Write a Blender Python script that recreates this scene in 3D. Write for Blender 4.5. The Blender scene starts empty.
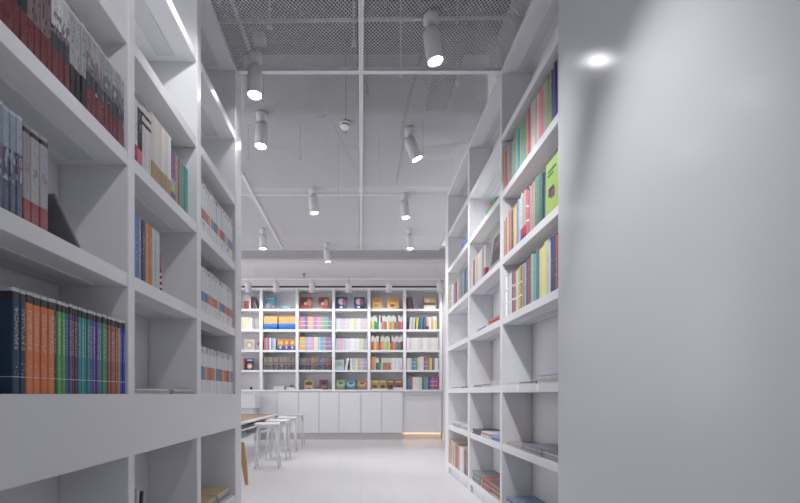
import bpy, math, random
from mathutils import Vector, Matrix
random.seed(7)
PI = math.pi
scene = bpy.context.scene
COL = scene.collection
EYE = 0.925

# ------------------------------------------------------------------ colour
def lin(c):
    return c/12.92 if c <= 0.04045 else ((c+0.055)/1.055)**2.4
def hx(h):
    h = h.lstrip('#')
    return tuple(lin(int(h[i:i+2], 16)/255) for i in (0, 2, 4)) + (1.0,)

# ------------------------------------------------------------------ materials
def mat(name, color, rough=0.5, metal=0.0, spec=0.5, bump=0.0, bscale=200, coat=0.0, vary=0.0):
    m = bpy.data.materials.new(name); m.use_nodes = True
    nt = m.node_tree; b = nt.nodes['Principled BSDF']
    col = hx(color) if isinstance(color, str) else color
    b.inputs['Base Color'].default_value = col
    b.inputs['Roughness'].default_value = rough
    b.inputs['Metallic'].default_value = metal
    b.inputs['Specular IOR Level'].default_value = spec
    b.inputs['Coat Weight'].default_value = coat
    b.inputs['Coat Roughness'].default_value = 0.12
    tc = nt.nodes.new('ShaderNodeTexCoord')
    n = nt.nodes.new('ShaderNodeTexNoise'); n.inputs['Scale'].default_value = bscale
    nt.links.new(tc.outputs['Object'], n.inputs['Vector'])
    if bump > 0:
        bp = nt.nodes.new('ShaderNodeBump'); bp.inputs['Strength'].default_value = bump
        bp.inputs['Distance'].default_value = 0.002
        nt.links.new(n.outputs['Fac'], bp.inputs['Height'])
        nt.links.new(bp.outputs['Normal'], b.inputs['Normal'])
    if vary > 0:
        mx = nt.nodes.new('ShaderNodeMix'); mx.data_type = 'RGBA'
        mx.inputs['A'].default_value = col
        mx.inputs['B'].default_value = tuple(max(0, c*(1-vary)) for c in col[:3]) + (1,)
        n2 = nt.nodes.new('ShaderNodeTexNoise'); n2.inputs['Scale'].default_value = 3.0
        nt.links.new(tc.outputs['Object'], n2.inputs['Vector'])
        nt.links.new(n2.outputs['Fac'], mx.inputs['Factor'])
        nt.links.new(mx.outputs['Result'], b.inputs['Base Color'])
    return m

def wood(name, c1, c2):
    m = mat(name, c1, 0.45)
    nt = m.node_tree; b = nt.nodes['Principled BSDF']
    tc = nt.nodes.new('ShaderNodeTexCoord'); mp = nt.nodes.new('ShaderNodeMapping')
    mp.inputs['Scale'].default_value = (30, 2.0, 30)
    n = nt.nodes.new('ShaderNodeTexNoise'); n.inputs['Scale'].default_value = 2.0; n.inputs['Detail'].default_value = 6
    r = nt.nodes.new('ShaderNodeValToRGB')
    r.color_ramp.elements[0].position = 0.3; r.color_ramp.elements[0].color = hx(c2)
    r.color_ramp.elements[1].position = 0.7; r.color_ramp.elements[1].color = hx(c1)
    L = nt.links.new
    L(tc.outputs['Object'], mp.inputs['Vector']); L(mp.outputs['Vector'], n.inputs['Vector'])
    L(n.outputs['Fac'], r.inputs['Fac']); L(r.outputs['Color'], b.inputs['Base Color'])
    return m

def emis(name, color, strength):
    m = bpy.data.materials.new(name); m.use_nodes = True
    b = m.node_tree.nodes['Principled BSDF']
    b.inputs['Base Color'].default_value = (0.8, 0.8, 0.8, 1)
    b.inputs['Emission Color'].default_value = hx(color)
    b.inputs['Emission Strength'].default_value = strength
    return m

def floor_mat():
    m = mat('floor_tile', 'e4e3e6', 0.28, spec=0.45)
    nt = m.node_tree; b = nt.nodes['Principled BSDF']; L = nt.links.new
    tc = nt.nodes.new('ShaderNodeTexCoord'); mp = nt.nodes.new('ShaderNodeMapping')
    mp.inputs['Rotation'].default_value = (0, 0, PI/2)
    br = nt.nodes.new('ShaderNodeTexBrick')
    br.inputs['Color1'].default_value = hx('d8d7da'); br.inputs['Color2'].default_value = hx('d5d4d7')
    br.inputs['Mortar'].default_value = hx('c8c7ca'); br.inputs['Scale'].default_value = 1.0
    br.inputs['Mortar Size'].default_value = 0.0022; br.inputs['Brick Width'].default_value = 1.2
    br.inputs['Row Height'].default_value = 0.3
    L(tc.outputs['Object'], mp.inputs['Vector']); L(mp.outputs['Vector'], br.inputs['Vector'])
    L(br.outputs['Color'], b.inputs['Base Color'])
    return m

def spine_style(name, stops=(), text=None, art=None, rough=0.35, coat=0.0):
    """cover material: base = object colour, bands over its height, small printed marks.
    stops: (height, hex or None for object colour); text: (z0, z1, hex, threshold, x-scale, z-scale); art: (z0, z1, hexA, hexB)"""
    m = mat('cover_' + name, 'ffffff', rough, coat=coat)
    nt = m.node_tree; b = nt.nodes['Principled BSDF']; L = nt.links.new
    oi = nt.nodes.new('ShaderNodeObjectInfo')
    tc = nt.nodes.new('ShaderNodeTexCoord')
    sp = nt.nodes.new('ShaderNodeSeparateXYZ'); L(tc.outputs['Generated'], sp.inputs['Vector'])
    cur = oi.outputs['Color']
    def mix(fac, a, bcol):
        mx = nt.nodes.new('ShaderNodeMix'); mx.data_type = 'RGBA'
        L(fac, mx.inputs['Factor']); L(a, mx.inputs['A'])
        if isinstance(bcol, str): mx.inputs['B'].default_value = hx(bcol)
        else: L(bcol, mx.inputs['B'])
        return mx.outputs['Result']
    def math_(op, a, bb):
        n = nt.nodes.new('ShaderNodeMath'); n.operation = op
        for i, v in enumerate((a, bb)):
            if isinstance(v, (int, float)): n.inputs[i].default_value = v
            else: L(v, n.inputs[i])
        return n.outputs[0]
    def zone(z0, z1):
        return math_('MULTIPLY', math_('GREATER_THAN', sp.outputs['Z'], z0), math_('LESS_THAN', sp.outputs['Z'], z1))
    def noise(sx, sz, detail=1.0):
        mp = nt.nodes.new('ShaderNodeMapping'); mp.inputs['Scale'].default_value = (sx, 0.7, sz)
        rnd = nt.nodes.new('ShaderNodeCombineXYZ')
        r5 = math_('MULTIPLY', oi.outputs['Random'], 40.0)
        L(r5, rnd.inputs[0]); L(r5, rnd.inputs[2])
        L(rnd.outputs[0], mp.inputs['Location'])
        L(tc.outputs['Generated'], mp.inputs['Vector'])
        n = nt.nodes.new('ShaderNodeTexNoise'); n.inputs['Scale'].default_value = 1.0; n.inputs['Detail'].default_value = detail
        L(mp.outputs['Vector'], n.inputs['Vector'])
        return n.outputs['Fac']
    if stops:
        r = nt.nodes.new('ShaderNodeValToRGB'); r.color_ramp.interpolation = 'CONSTANT'
        els = r.color_ramp.elements
        while len(els) < len(stops): els.new(0.5)
        for e, (p, c) in zip(els, stops):
            e.position = p
            e.color = (0, 0, 0, 0) if c is None else hx(c)
        L(sp.outputs['Z'], r.inputs['Fac'])
        cur = mix(r.outputs['Alpha'], cur, r.outputs['Color'])
    if art:
        for z0, z1, ca, thr in art:
            f = math_('MULTIPLY', zone(z0, z1), math_('GREATER_THAN', noise(2.2, 7.0, 3.0), thr))
            cur = mix(f, cur, ca)
    if text:
        for z0, z1, ct, thr, sx, sz in text:
            f = math_('MULTIPLY', zone(z0, z1), math_('GREATER_THAN', noise(sx, sz), thr))
            ed = math_('MULTIPLY', math_('GREATER_THAN', sp.outputs['X'], 0.22), math_('LESS_THAN', sp.outputs['X'], 0.78))
            cur = mix(math_('MULTIPLY', math_('MULTIPLY', f, ed), 0.6), cur, ct)
    L(cur, b.inputs['Base Color'])
    return m

M = {}
M['white'] = mat('white_laminate', 'e6e6ea', 0.32, spec=0.4)
M['back'] = mat('back_laminate', 'dcdcdf', 0.45, spec=0.35)
M['channel'] = mat('channel_grey', 'd2d3d7', 0.5)
M['panel'] = mat('glossy_white_panel', 'd2d5db', 0.18, spec=0.45)
M['wall'] = mat('wall_paint', 'dedddf', 0.7)
M['plenum'] = mat('plenum_paint', 'c8c8cc', 0.8, vary=0.25)
M['slab_shade'] = mat('painted_slab_shade', '6c6c70', 0.95, bump=0.4, bscale=60)  # shade of the unlit near plenum, put into the slab colour
M['soffit_grey'] = mat('soffit_grey', 'a5a5a9', 0.7)
M['mesh'] = mat('expanded_metal', 'e4e4e8', 0.45, metal=0.0)
M['frame'] = mat('panel_frame', 'e9e9ec', 0.4)
M['duct'] = mat('duct_paint', 'f0f0f2', 0.6)
M['tray'] = mat('dark_tray', '707075', 0.6)
M['lamp'] = mat('lamp_white', 'd9d9dd', 0.4)
M['lampin'] = mat('lamp_inner', 'b0b0b4', 0.3)
M['lens'] = emis('lamp_lens', 'ffffff', 28)
M['stool'] = mat('white_metal', 'e8e8ea', 0.35)
M['wood'] = wood('oak_wood', 'b8946a', 'a07c52')
M['woodtop'] = wood('walnut_wood', 'b39372', '96785a')
M['paper'] = mat('paper_block', 'e8e4da', 0.85, bump=0.3, bscale=900)
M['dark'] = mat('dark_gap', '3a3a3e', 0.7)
M['toekick'] = mat('toe_kick', 'd2cecb', 0.5)
M['tag'] = mat('white_card', 'f2f2f2', 0.6)
M['detector'] = mat('detector_white', 'eeeeec', 0.4)
M['floor'] = floor_mat()

# ------------------------------------------------------------------ mesh builder
class MB:
    def __init__(s): s.v = []; s.f = []; s.mi = []; s.sm = []; s.cur = 0
    def quad(s, pts, smooth=False):
        k = len(s.v); s.v += [tuple(p) for p in pts]; s.f.append(tuple(range(k, k+len(pts)))); s.mi.append(s.cur); s.sm.append(smooth)
    def box(s, x0, x1, y0, y1, z0, z1, bev=0.0):
        if bev <= 0:
            k = len(s.v)
            s.v += [(x0,y0,z0),(x1,y0,z0),(x1,y1,z0),(x0,y1,z0),(x0,y0,z1),(x1,y0,z1),(x1,y1,z1),(x0,y1,z1)]
            for f in ((0,3,2,1),(4,5,6,7),(0,1,5,4),(1,2,6,5),(2,3,7,6),(3,0,4,7)):
                s.f.append(tuple(k+i for i in f)); s.mi.append(s.cur); s.sm.append(False)
            return
        c = bev
        rings = []
        for z, i in ((z0, c), (z0+c, 0), (z1-c, 0), (z1, c)):
            a0, a1, b0, b1 = x0+i, x1-i, y0+i, y1-i
            e = c if i == 0 else c*0.5
            rings.append([(a0+e,b0,z),(a1-e,b0,z),(a1,b0+e,z),(a1,b1-e,z),(a1-e,b1,z),(a0+e,b1,z),(a0,b1-e,z),(a0,b0+e,z)])
        s.loft(rings)
    def loft(s, rings, closed=True, cap=True, smooth=False):
        k = len(s.v); n = len(rings[0])
        for r in rings: s.v += [tuple(p) for p in r]
        for i in range(len(rings)-1):
            for j in range(n if closed else n-1):
                a = k+i*n+j; b = k+i*n+(j+1) % n
                s.f.append((a, b, b+n, a+n)); s.mi.append(s.cur); s.sm.append(smooth)
        if cap and closed:
            s.f.append(tuple(k+j for j in reversed(range(n)))); s.mi.append(s.cur); s.sm.append(False)
            m = k+(len(rings)-1)*n
            s.f.append(tuple(m+j for j in range(n))); s.mi.append(s.cur); s.sm.append(False)
    def tube(s, pts, rad, n=10, cap=True):
        pts = [Vector(p) for p in pts]
        rs = rad if isinstance(rad, (list, tuple)) else [rad]*len(pts)
        rings = []
        up = Vector((0, 0, 1))
        for i, p in enumerate(pts):
            d = (pts[min(i+1, len(pts)-1)] - pts[max(i-1, 0)]).normalized()
            u = d.cross(up)
            if u.length < 1e-3: u = d.cross(Vector((0, 1, 0)))
            u.normalize(); w = d.cross(u).normalized()
            rings.append([p + (u*math.cos(2*PI*j/n) - w*math.sin(2*PI*j/n))*rs[i] for j in range(n)])
        s.loft(rings, smooth=True, cap=cap)
    def lathe(s, prof, origin=(0,0,0), axis=(0,0,1), n=24, cap=True):
        o = Vector(origin); a = Vector(axis).normalized()
        u = a.cross(Vector((0,1,0)))
        if u.length < 1e-3: u = a.cross(Vector((1,0,0)))
        u.normalize(); w = a.cross(u)
        rings = [[o + a*z + (u*math.cos(2*PI*j/n)+w*math.sin(2*PI*j/n))*max(r, 1e-5) for j in range(n)] for r, z in prof]
        s.loft(rings, smooth=True, cap=cap)
    def prism(s, poly, z0, z1, axis='z'):
        def P(a, b, c): return (a, b, c) if axis == 'z' else ((c, a, b) if axis == 'x' else (a, c, b))
        s.loft([[P(a, b, z0) for a, b in poly], [P(a, b, z1) for a, b in poly]])
    def build(s, name, mats, parent=None, loc=None):
        me = bpy.data.meshes.new(name); me.from_pydata(s.v, [], s.f)
        if not isinstance(mats, (list, tuple)): mats = [mats]
        for m in mats: me.materials.append(m)
        me.polygons.foreach_set('material_index', s.mi)
        me.polygons.foreach_set('use_smooth', s.sm)
        me.update()
        o = bpy.data.objects.new(name, me); COL.objects.link(o)
        if parent is not None: o.parent = parent
        if loc is not None: o.location = loc
        return o
def boxobj(name, m, x0, x1, y0, y1, z0, z1, parent=None, bev=0.0):
    b = MB(); b.box(x0, x1, y0, y1, z0, z1, bev); return b.build(name, m, parent)
def tag(o, label, cat, group=None):
    o['label'] = label; o['category'] = cat
    if group: o['group'] = group
    return o
def thing(name, label, cat, loc=(0,0,0), rot=(0,0,0), group=None):
    o = bpy.data.objects.new(name, None); o.empty_display_size = 0.05; COL.objects.link(o)
    o.location = loc; o.rotation_euler = rot
    return tag(o, label, cat, group)
def struct(o): o['kind'] = 'structure'; return o
ORD = ['zeroth','first','second','third','fourth','fifth','sixth','seventh','eighth','ninth','tenth','eleventh','twelfth','thirteenth',
       'fourteenth','fifteenth','sixteenth','seventeenth','eighteenth','nineteenth','twentieth']
def ordw(n):
    if n <= 20: return ORD[n]
    t = {2:'twenty',3:'thirty',4:'forty',5:'fifty'}[n//10]
    return (t[:-1]+'ieth') if n % 10 == 0 else t+'-'+ORD[n % 10]

# ------------------------------------------------------------------ room shell
struct(boxobj('floor', M['floor'], -5.2, 1.8, -2.6, 9.6, -0.12, 0.0))
b = MB()
b.box(-5.2, 1.8, 4.6, 9.6, 4.25, 4.4)                 # structural slab
b.cur = 3; b.box(-5.2, 1.8, -2.6, 4.6, 4.25, 4.4)      # near half coloured dark to stand in for the unlit void above the mesh
b.cur = 1; b.box(-5.0, 1.7, 7.40, 7.93, 3.31, 3.36)    # grey strip at the end of the mesh
b.cur = 2; b.box(-5.0, 1.7, 7.93, 7.98, 3.27, 3.36)
b.box(-5.0, 1.7, 7.98, 9.45, 3.25, 3.36)               # plaster soffit before the far bookcase
b.box(-3.6, 1.64, 9.12, 9.45, 3.115, 3.27)             # fascia above the far bookcase
struct(b.build('ceiling', [M['plenum'], M['soffit_grey'], M['wall'], M['slab_shade']]))
struct(boxobj('wall_far', M['wall'], -5.2, 1.8, 9.45, 9.6, 0, 4.3))
b = MB(); b.box(-1.32, -1.2, 0.3, 3.40, 0, 4.24)
struct(b.build('wall_left', M['wall']))
struct(boxobj('wall_back', M['wall'], -5.2, 1.6, -2.6, -2.45, 0, 4.24))
b = MB(); b.box(0.98, 1.5, -2.45, 2.235, 0, 4.24)
b.cur = 1; b.box(1.27, 1.5, 2.235, 4.2, 0, 4.24); b.box(1.27, 1.5, 4.2, 5.5, 0, 3.29); b.box(1.656, 1.8, 5.6, 9.45, 0, 3.27); b.box(1.27, 1.8, 5.5, 5.6, 0, 3.27)
struct(b.build('wall_right', [M['panel'], M['wall']]))

# ------------------------------------------------------------------ plenum services above the mesh
def beam(x0, x1, y0, y1, z0, z1, label, name='ceiling_beam', m='plenum', cat='beam'):
    o = boxobj(name, M[m], x0, x1, y0, y1, z0, z1, bev=0.01); tag(o, label, cat); return o
beam(-5.0, 1.25, 6.1, 6.45, 3.75, 4.25, 'deep grey beam crossing above the mesh ceiling near its far end')
beam(-1.15, 1.25, 4.40, 4.85, 3.67, 4.25, 'grey beam crossing above the mesh ceiling behind the smoke detector')
def duct(pts, w, h, name, label, m='duct'):
    t = thing(name, label, 'duct', pts[0])
    o = Vector(pts[0]); p = Vector(pts[1]) - o
    L = p.length; d = MB()
    t.rotation_euler = (0, 0, math.atan2(p.y, p.x) - PI/2)
    d.box(-w/2, w/2, 0, L, 0, h, 0.006); d.build('duct_body', M[m], t)
    k = 0.5
    while k < L:
        f = MB(); f.box(-w/2-0.015, w/2+0.015, k, k+0.03, -0.015, h+0.015); f.build('flange', M['frame'], t); k += 1.1
    return t
b = MB()
b.box(-0.09, 0.09, 0, 0.95, 0, 0.012)
b.box(-0.09, -0.078, 0, 0.95, 0, 0.07); b.box(0.078, 0.09, 0, 0.95, 0, 0.07)
o = b.build('cable_tray', M['tray'], loc=(0.70, 3.15, 3.5)); o.rotation_euler.z = 0.02
tag(o, 'dark grey cable tray above the mesh ceiling beside the right bookcase', 'cable tray')
def pipe(pts, r, name, label, m='duct', cat='pipe'):
    d = MB(); d.tube(pts, r, 10); return tag(d.build(name, M[m]), label, cat)
pipe([(-1.2, 3.02, 3.42), (1.2, 2.98, 3.42)], 0.012, 'conduit_pipe', 'thin white conduit crossing just above the nearest mesh panels')
pipe([(-1.2, 2.83, 3.48), (0.2, 2.80, 3.48)], 0.012, 'conduit_pipe', 'upper thin white conduit crossing left side above the nearest mesh panels')
pipe([(-0.86, 1.6, 3.4), (-0.80, 3.25, 3.4)], 0.014, 'conduit_pipe', 'white conduit running lengthwise above the mesh beside the left bookcase')
pipe([(-1.6, 4.2, 3.45), (-1.25, 7.0, 3.45)], 0.028, 'sprinkler_pipe', 'slanting white pipe above the mesh beyond the left bookcase end')
pipe([(-2.5, 5.75, 3.54), (1.2, 5.75, 3.54)], 0.03, 'sprinkler_pipe', 'horizontal white pipe crossing above the mesh before the deep beam')
b = MB(); b.box(-0.04, 0.04, -0.04, 0.04, 0, 0.05, 0.004)
tag(b.build('junction_box', M['lamp'], loc=(-0.70, 3.1, 3.345)), 'small white junction box above the mesh behind the nearest left spotlight', 'junction box')
def curve_pts(p, n=24):
    out = []
    P = [Vector(q) for q in p]
    for i in range(n+1):
        t = i/n
        out.append((1-t)**3*P[0] + 3*(1-t)**2*t*P[1] + 3*(1-t)*t*t*P[2] + t**3*P[3])
    return out
pipe(curve_pts([(0.46, 4.55, 3.5), (0.62, 4.6, 3.38), (0.75, 4.7, 3.5), (1.1, 4.6, 3.5)]), 0.022, 'flexible_hose', 'thick white flexible hose curling above the mesh beside a right track light', 'lamp', 'hose')
pipe(curve_pts([(0.44, 3.1, 3.4), (0.47, 3.5, 3.46), (0.36, 3.8, 3.38), (0.40, 4.4, 3.42)]), 0.016, 'flexible_hose', 'grey flexible hose between the two nearest right track lights above mesh', 'tray', 'hose')
pipe(curve_pts([(-0.78, 3.2, 3.4), (-0.72, 3.4, 3.5), (-0.8, 3.6, 3.38), (-0.83, 3.8, 3.4)]), 0.014, 'flexible_hose', 'grey flexible hose between the two nearest left track lights above mesh', 'tray', 'hose')
pipe([(-0.27, 4.05, 3.40), (-0.05, 5.0, 3.40)], 0.006, 'cable', 'thin dark cable slanting above the mesh beside the smoke detector', 'tray', 'cable')
pipe([(0.42, 4.4, 3.42), (0.42, 5.3, 3.40)], 0.012, 'conduit_pipe', 'dark conduit running lengthwise between two right spotlights above the mesh', 'tray')
pipe(curve_pts([(0.52, 4.3, 3.36), (0.62, 4.75, 3.36), (0.8, 4.9, 3.45), (1.15, 4.75, 3.5)]), 0.02, 'flexible_hose', 'second white flexible hose curling above the mesh, lower than the first', 'duct', 'hose')
pipe([(-0.31, 4.0, 3.4), (-0.42, 4.35, 3.6)], 0.012, 'conduit_pipe', 'short bent grey conduit above the mesh beside the smoke detector', 'tray')
RODS = [(-0.05, 3.1), (-0.6, 2.95), (0.05, 3.6), (-0.14, 4.15), (-0.28, 5.6), (0.3, 3.4), (0.2, 5.0), (0.62, 4.5), (0.75, 3.5), (-1.1, 3.5), (-1.15, 4.6), (-0.62, 4.6)]
for i, (x, y) in enumerate(RODS):
    d = MB(); d.tube([(0, 0, 0), (0, 0, 0.93)], 0.006, 6); d.box(-0.015, 0.015, -0.015, 0.015, 0, 0.03)
    tag(d.build('hanger_rod', M['tray'] if y > 3.55 else M['duct'], loc=(x, y, 3.325)), 'thin grey hanger rod holding up the mesh ceiling', 'rod', 'hanger rods of the mesh ceiling')

# ------------------------------------------------------------------ mesh ceiling panels
PW, PL = 1.29, 2.05
def strands():
    d = MB(); w, l, s = 0.024, 0.030, 0.0066
    wd = Vector((0, -0.5, 0.866))*s/2
    x0, y0 = 0.018, 0.018
    nx = int((PW-0.036)/w); ny = int((PL-0.036)/l)
    def st(a, c):
        a = Vector(a); c = Vector(c); d.quad([a-wd, c-wd, c+wd, a+wd])
    for i in range(nx):
        for j in range(ny):
            ax, ay = x0+i*w, y0+j*l
            c = (ax+w/2, ay+l/2, 0)
            st((ax, ay, 0), c); st(c, (ax+w, ay+l, 0)); st((ax+w, ay, 0), c); st(c, (ax, ay+l, 0))
    return d
root0 = bpy.data.objects.new('ceiling_panel', None); COL.objects.link(root0)
fr = MB()
for a in ((0.001, PW-0.001, 0.001, 0.017), (0.001, PW-0.001, PL-0.017, PL-0.001), (0.001, 0.017, 0.017, PL-0.017), (PW-0.017, PW-0.001, 0.017, PL-0.017)):
    fr.box(a[0], a[1], a[2], a[3], -0.014, 0.014)
fr0 = fr.build('panel_frame', M['frame'], root0); ms0 = strands().build('mesh_sheet', M['mesh'], root0)
cols = [(-2*PW, 'left'), (-PW, 'middle'), (0, 'right')]
rows = [(3.32-2*PL, 'the row over the camera'), (3.32-PL, 'the nearest row in view'), (3.32, 'the second row in view'), (3.32+PL, 'the farthest row before the soffit')]
first = True
for y, rn in rows:
    for x, cn in cols:
        if y < 2 and cn == 'left': continue
        if first: r = root0; first = False
        else:
            r = root0.copy(); COL.objects.link(r)
            for ch in (fr0, ms0):
                c = ch.copy(); c.parent = r; COL.objects.link(c)
        r.location = (x, y, 3.31)
        tag(r, 'white expanded metal ceiling panel, %s column, %s' % (cn, rn), 'ceiling panel', 'mesh ceiling panels')

# ------------------------------------------------------------------ bookcases
def bookcase(name, label, face, depth, sgn, posts, shelves, top, fascia, extra, pt=0.058, st=0.055, setback=0.0):
    """side bookcase; face = x of its front, sgn = +1 when its back lies towards +x. posts = list of (y0, y1)"""
    y0, y1 = posts[0][0], posts[-1][1]
    root = thing(name, label, 'bookcase', (face, (y0+y1)/2, 0))
    ox, oy = face, (y0+y1)/2
    def part(nm, m, a0, a1, b0, b1, c0, c1, bev=0.003):
        xs = sorted((a0*sgn, a1*sgn))
        return boxobj(nm, M[m], xs[0], xs[1], b0-oy, b1-oy, c0, c1, root, bev)
    part('back_panel', 'back', depth, depth+0.015, y0, y1, 0, top)
    for i, (a, c) in enumerate(posts):
        part('side_panel' if i in (0, len(posts)-1) else 'divider', 'white', 0, depth, a, c, 0, top)
    for i in range(len(posts)-1):
        a, c = posts[i][1], posts[i+1][0]
        for z in shelves:
            f = 0.004 if z != fascia else 0.02
            part('shelf', 'white', f, depth, a, c, z-st, z, 0.002)
            if z > 1.0:
                ch = part('light_channel', 'channel', 0.105, 0.20 if depth > 0.25 else 0.17, a+0.05, c-0.05, z-st-0.006, z-st, 0)
        part('shelf', 'white', 0.0, depth, a, c, top-0.04, top, 0.002)
        part('light_channel', 'channel', 0.105, 0.20 if depth > 0.25 else 0.17, a+0.05, c-0.05, top-0.046, top-0.04, 0)
        part('plinth', 'white', 0.03, 0.05, a, c, 0, shelves[0]-st, 0)
    if fascia:
        part('drawer_fascia', 'white', -0.001, 0.02, y0, y1, 0.682, fascia, 0.002)
        for i in range(len(posts)-1):
            part('shelf', 'white', 0.02, depth, posts[i][1], posts[i+1][0], 0.682, 0.72, 0.001)
    e = part('end_filler', 'white', 0.004, depth, y1, y1+extra, 0, top)
    return root
LF = -0.9
LPOSTS = [(0.94, 0.995), (1.742, 1.792), (2.474, 2.534), (3.227, 3.30)]
LZ = [0.20, 0.925, 1.395, 1.865, 2.335, 2.805]
bookcase('bookcase', 'tall white built-in bookcase with three bays on the left of the aisle', LF, 0.27, -1, LPOSTS, LZ, 3.285, 0.925, 0.10)
RF = 1.02
RPOSTS = [(2.26, 2.33), (3.262, 3.306), (4.24, 4.30), (5.27, 5.33)]
RZ = [0.125, 0.562, 0.985, 1.475, 1.91, 2.39, 2.81]
bookcase('bookcase', 'tall white built-in bookcase on the right of the aisle beside glossy wall', RF, 0.22, 1, RPOSTS, RZ, 3.285, None, 0.14, st=0.05)

# far bookcase -------------------------------------------------------------
FY = 9.10; FD = 0.30
FP = [-3.478, -2.75, -2.022, -1.294, -0.556, 0.162, 0.884, 1.618]
FZ = [1.014, 1.412, 1.815, 2.231, 2.648]
root = thing('bookcase', 'wide white wall bookcase full of colourful books across the far wall', 'bookcase', (-0.93, FY, 0))
def fpart(nm, m, x0, x1, y0, y1, z0, z1, bev=0.002): return boxobj(nm, M[m], x0+0.93, x1+0.93, y0, y1, z0, z1, root, bev)
fpart('back_panel', 'back', FP[0], FP[-1], FD, FD+0.02, 0.976, 3.07)
for i, x in enumerate(FP):
    fpart('side_panel' if i in (0, len(FP)-1) else 'divider', 'white', x-0.03, x+0.03, 0, FD, 0.975, 3.07)
for i in range(len(FP)-1):
    a, c = FP[i]+0.03, FP[i+1]-0.03
    for z in FZ[1:]: fpart('shelf', 'white', a, c, 0.004, FD, z-0.042, z)
fpart('base_shelf', 'white', FP[0]-0.03, FP[-1]+0.03, -0.01, FD+0.02, 0.975, 1.014)
fpart('top_board', 'white', FP[0]-0.03, FP[-1]+0.03, -0.01, FD, 3.03, 3.075)
fpart('shadow_gap', 'dark', FP[0]-0.03, FP[-1]+0.03, 0.03, FD, 3.075, 3.115, 0)  # recess drawn as a dark strip, its shade put into the colour

# base cabinets under it ----------------------------------------------------
dx = [-1.70, -1.265, -0.85, -0.445, 0.0, 0.42, 0.845]
for k, nm in enumerate(('left', 'middle', 'right')):
    x0, xm, x1 = dx[2*k], dx[2*k+1], dx[2*k+2]
    t = thing('base_cabinet', 'low white two-door cabinet under the far bookcase, %s one of three' % nm, 'cabinet', ((x0+x1)/2, FY, 0), group='low cabinets under the far bookcase')
    ox = (x0+x1)/2
    boxobj('body', M['white'], x0-ox+0.002, x1-ox-0.002, 0.02, 0.32, 0.135, 0.972, t)
    for a, c in ((x0, xm), (xm, x1)):
        d = boxobj('door', M['white'], a-ox+0.004, c-ox-0.004, -0.002, 0.018, 0.14, 0.965, t, 0.003)
    boxobj('plinth', M['toekick'], x0-ox, x1-ox, 0.06, 0.08, 0, 0.135, t)
t = thing('base_cabinet', 'plain recessed white panel cabinet under the far bookcase right of the doors', 'cabinet', (1.24, FY, 0))
boxobj('body', M['white'], -0.393, 0.40, 0.05, 0.32, 0.135, 0.972, t); boxobj('plinth', M['toekick'], -0.393, 0.40, 0.10, 0.12, 0, 0.135, t)
boxobj('led_strip', emis('warm_led', 'ffc890', 6.0), -0.385, 0.39, 0.082, 0.098, 0.1325, 0.1348, t)
boxobj('rail', M['channel'], -0.393, 0.40, 0.02, 0.05, 0.90, 0.972, t)
t = thing('base_cabinet', 'plain doorless white cabinet under the far bookcase behind the table', 'cabinet', (-2.6, FY, 0))
boxobj('body', M['white'], -0.9, 0.898, 0.01, 0.32, 0.135, 0.972, t); boxobj('plinth', M['toekick'], -0.9, 0.898, 0.06, 0.08, 0, 0.135, t)
t = thing('display_counter', 'small white counter with overhanging top before the far bookcase, behind table', 'counter', (-2.5, 8.85, 0))
boxobj('countertop', M['white'], -0.6, 0.47, -0.2, 0.2, 0.65, 0.92, t, 0.005); boxobj('base', M['white'], -0.6, 0.40, -0.05, 0.2, 0, 0.65, t)

# ------------------------------------------------------------------ books
def ell(cy, cz, ry, rz_, n=20): return [(cy+ry*math.cos(2*PI*j/n), cz+rz_*math.sin(2*PI*j/n)) for j in range(n)]
ST = {}
ST['plain'] = spine_style('plain', text=[(0.25, 0.8, 'e9e6e0', 0.62, 5, 26)])
ST['plain_dark'] = spine_style('plain_dark', text=[(0.25, 0.85, '3c3a40', 0.63, 5, 26)])
ST['art_series'] = spine_style('art_series', [(0, None), (0.155, 'cfcfd2'), (0.162, None), (0.885, '3a383c'), (0.962, 'c9cacf')],
                               text=[(0.42, 0.82, 'd8d4d0', 0.52, 5, 60), (0.17, 0.3, 'd8d4d0', 0.62, 5, 50)])
ST['comic_red'] = spine_style('comic_red', [(0, '70343a'), (0.30, None), (0.965, 'c9c9cc')], art=[(0.30, 0.58, '45414a', 0.36), (0.5, 0.74, '77727a', 0.46)],
                              text=[(0.68, 0.93, '75727a', 0.56, 4, 22), (0.05, 0.26, '5d2025', 0.6, 4, 16)], rough=0.25, coat=0.6)
ST['comic_maroon'] = spine_style('comic_maroon', [(0, '6a3036'), (0.34, None)], art=[(0.34, 0.95, '4a3a42', 0.56)], text=[(0.1, 0.3, '4d181d', 0.6, 4, 16)], rough=0.25, coat=0.6)
ST['comic_dark'] = spine_style('comic_dark', [(0, '35333a'), (0.36, None), (0.965, 'c9c9cc')], art=[(0.36, 0.55, '8f857c', 0.55), (0.05, 0.36, '201f25', 0.5)],
                               text=[(0.6, 0.93, '4a4852', 0.55, 4, 22)], rough=0.25, coat=0.6)
ST['comic_blue'] = spine_style('comic_blue', [(0, '4d5468'), (0.30, None), (0.965, 'c4c6cc')], art=[(0.1, 0.62, '565d72', 0.46)], text=[(0.42, 0.58, '97606c', 0.5, 3, 24), (0.6, 0.9, '767d8d', 0.58, 4, 22)], rough=0.25, coat=0.6)
ST['comic_mark'] = spine_style('comic_mark', [(0, '8c3038'), (0.225, None), (0.9, '2b2b30'), (0.95, None)], text=[(0.5, 0.6, '94505a', 0.48, 3, 30), (0.3, 0.88, '7a7880', 0.58, 4, 22)], rough=0.25, coat=0.6)
ST['white_tan'] = spine_style('white_tan', [(0, 'a98f74'), (0.27, None)], text=[(0.4, 0.9, '9c968f', 0.66, 5, 24)])
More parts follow.
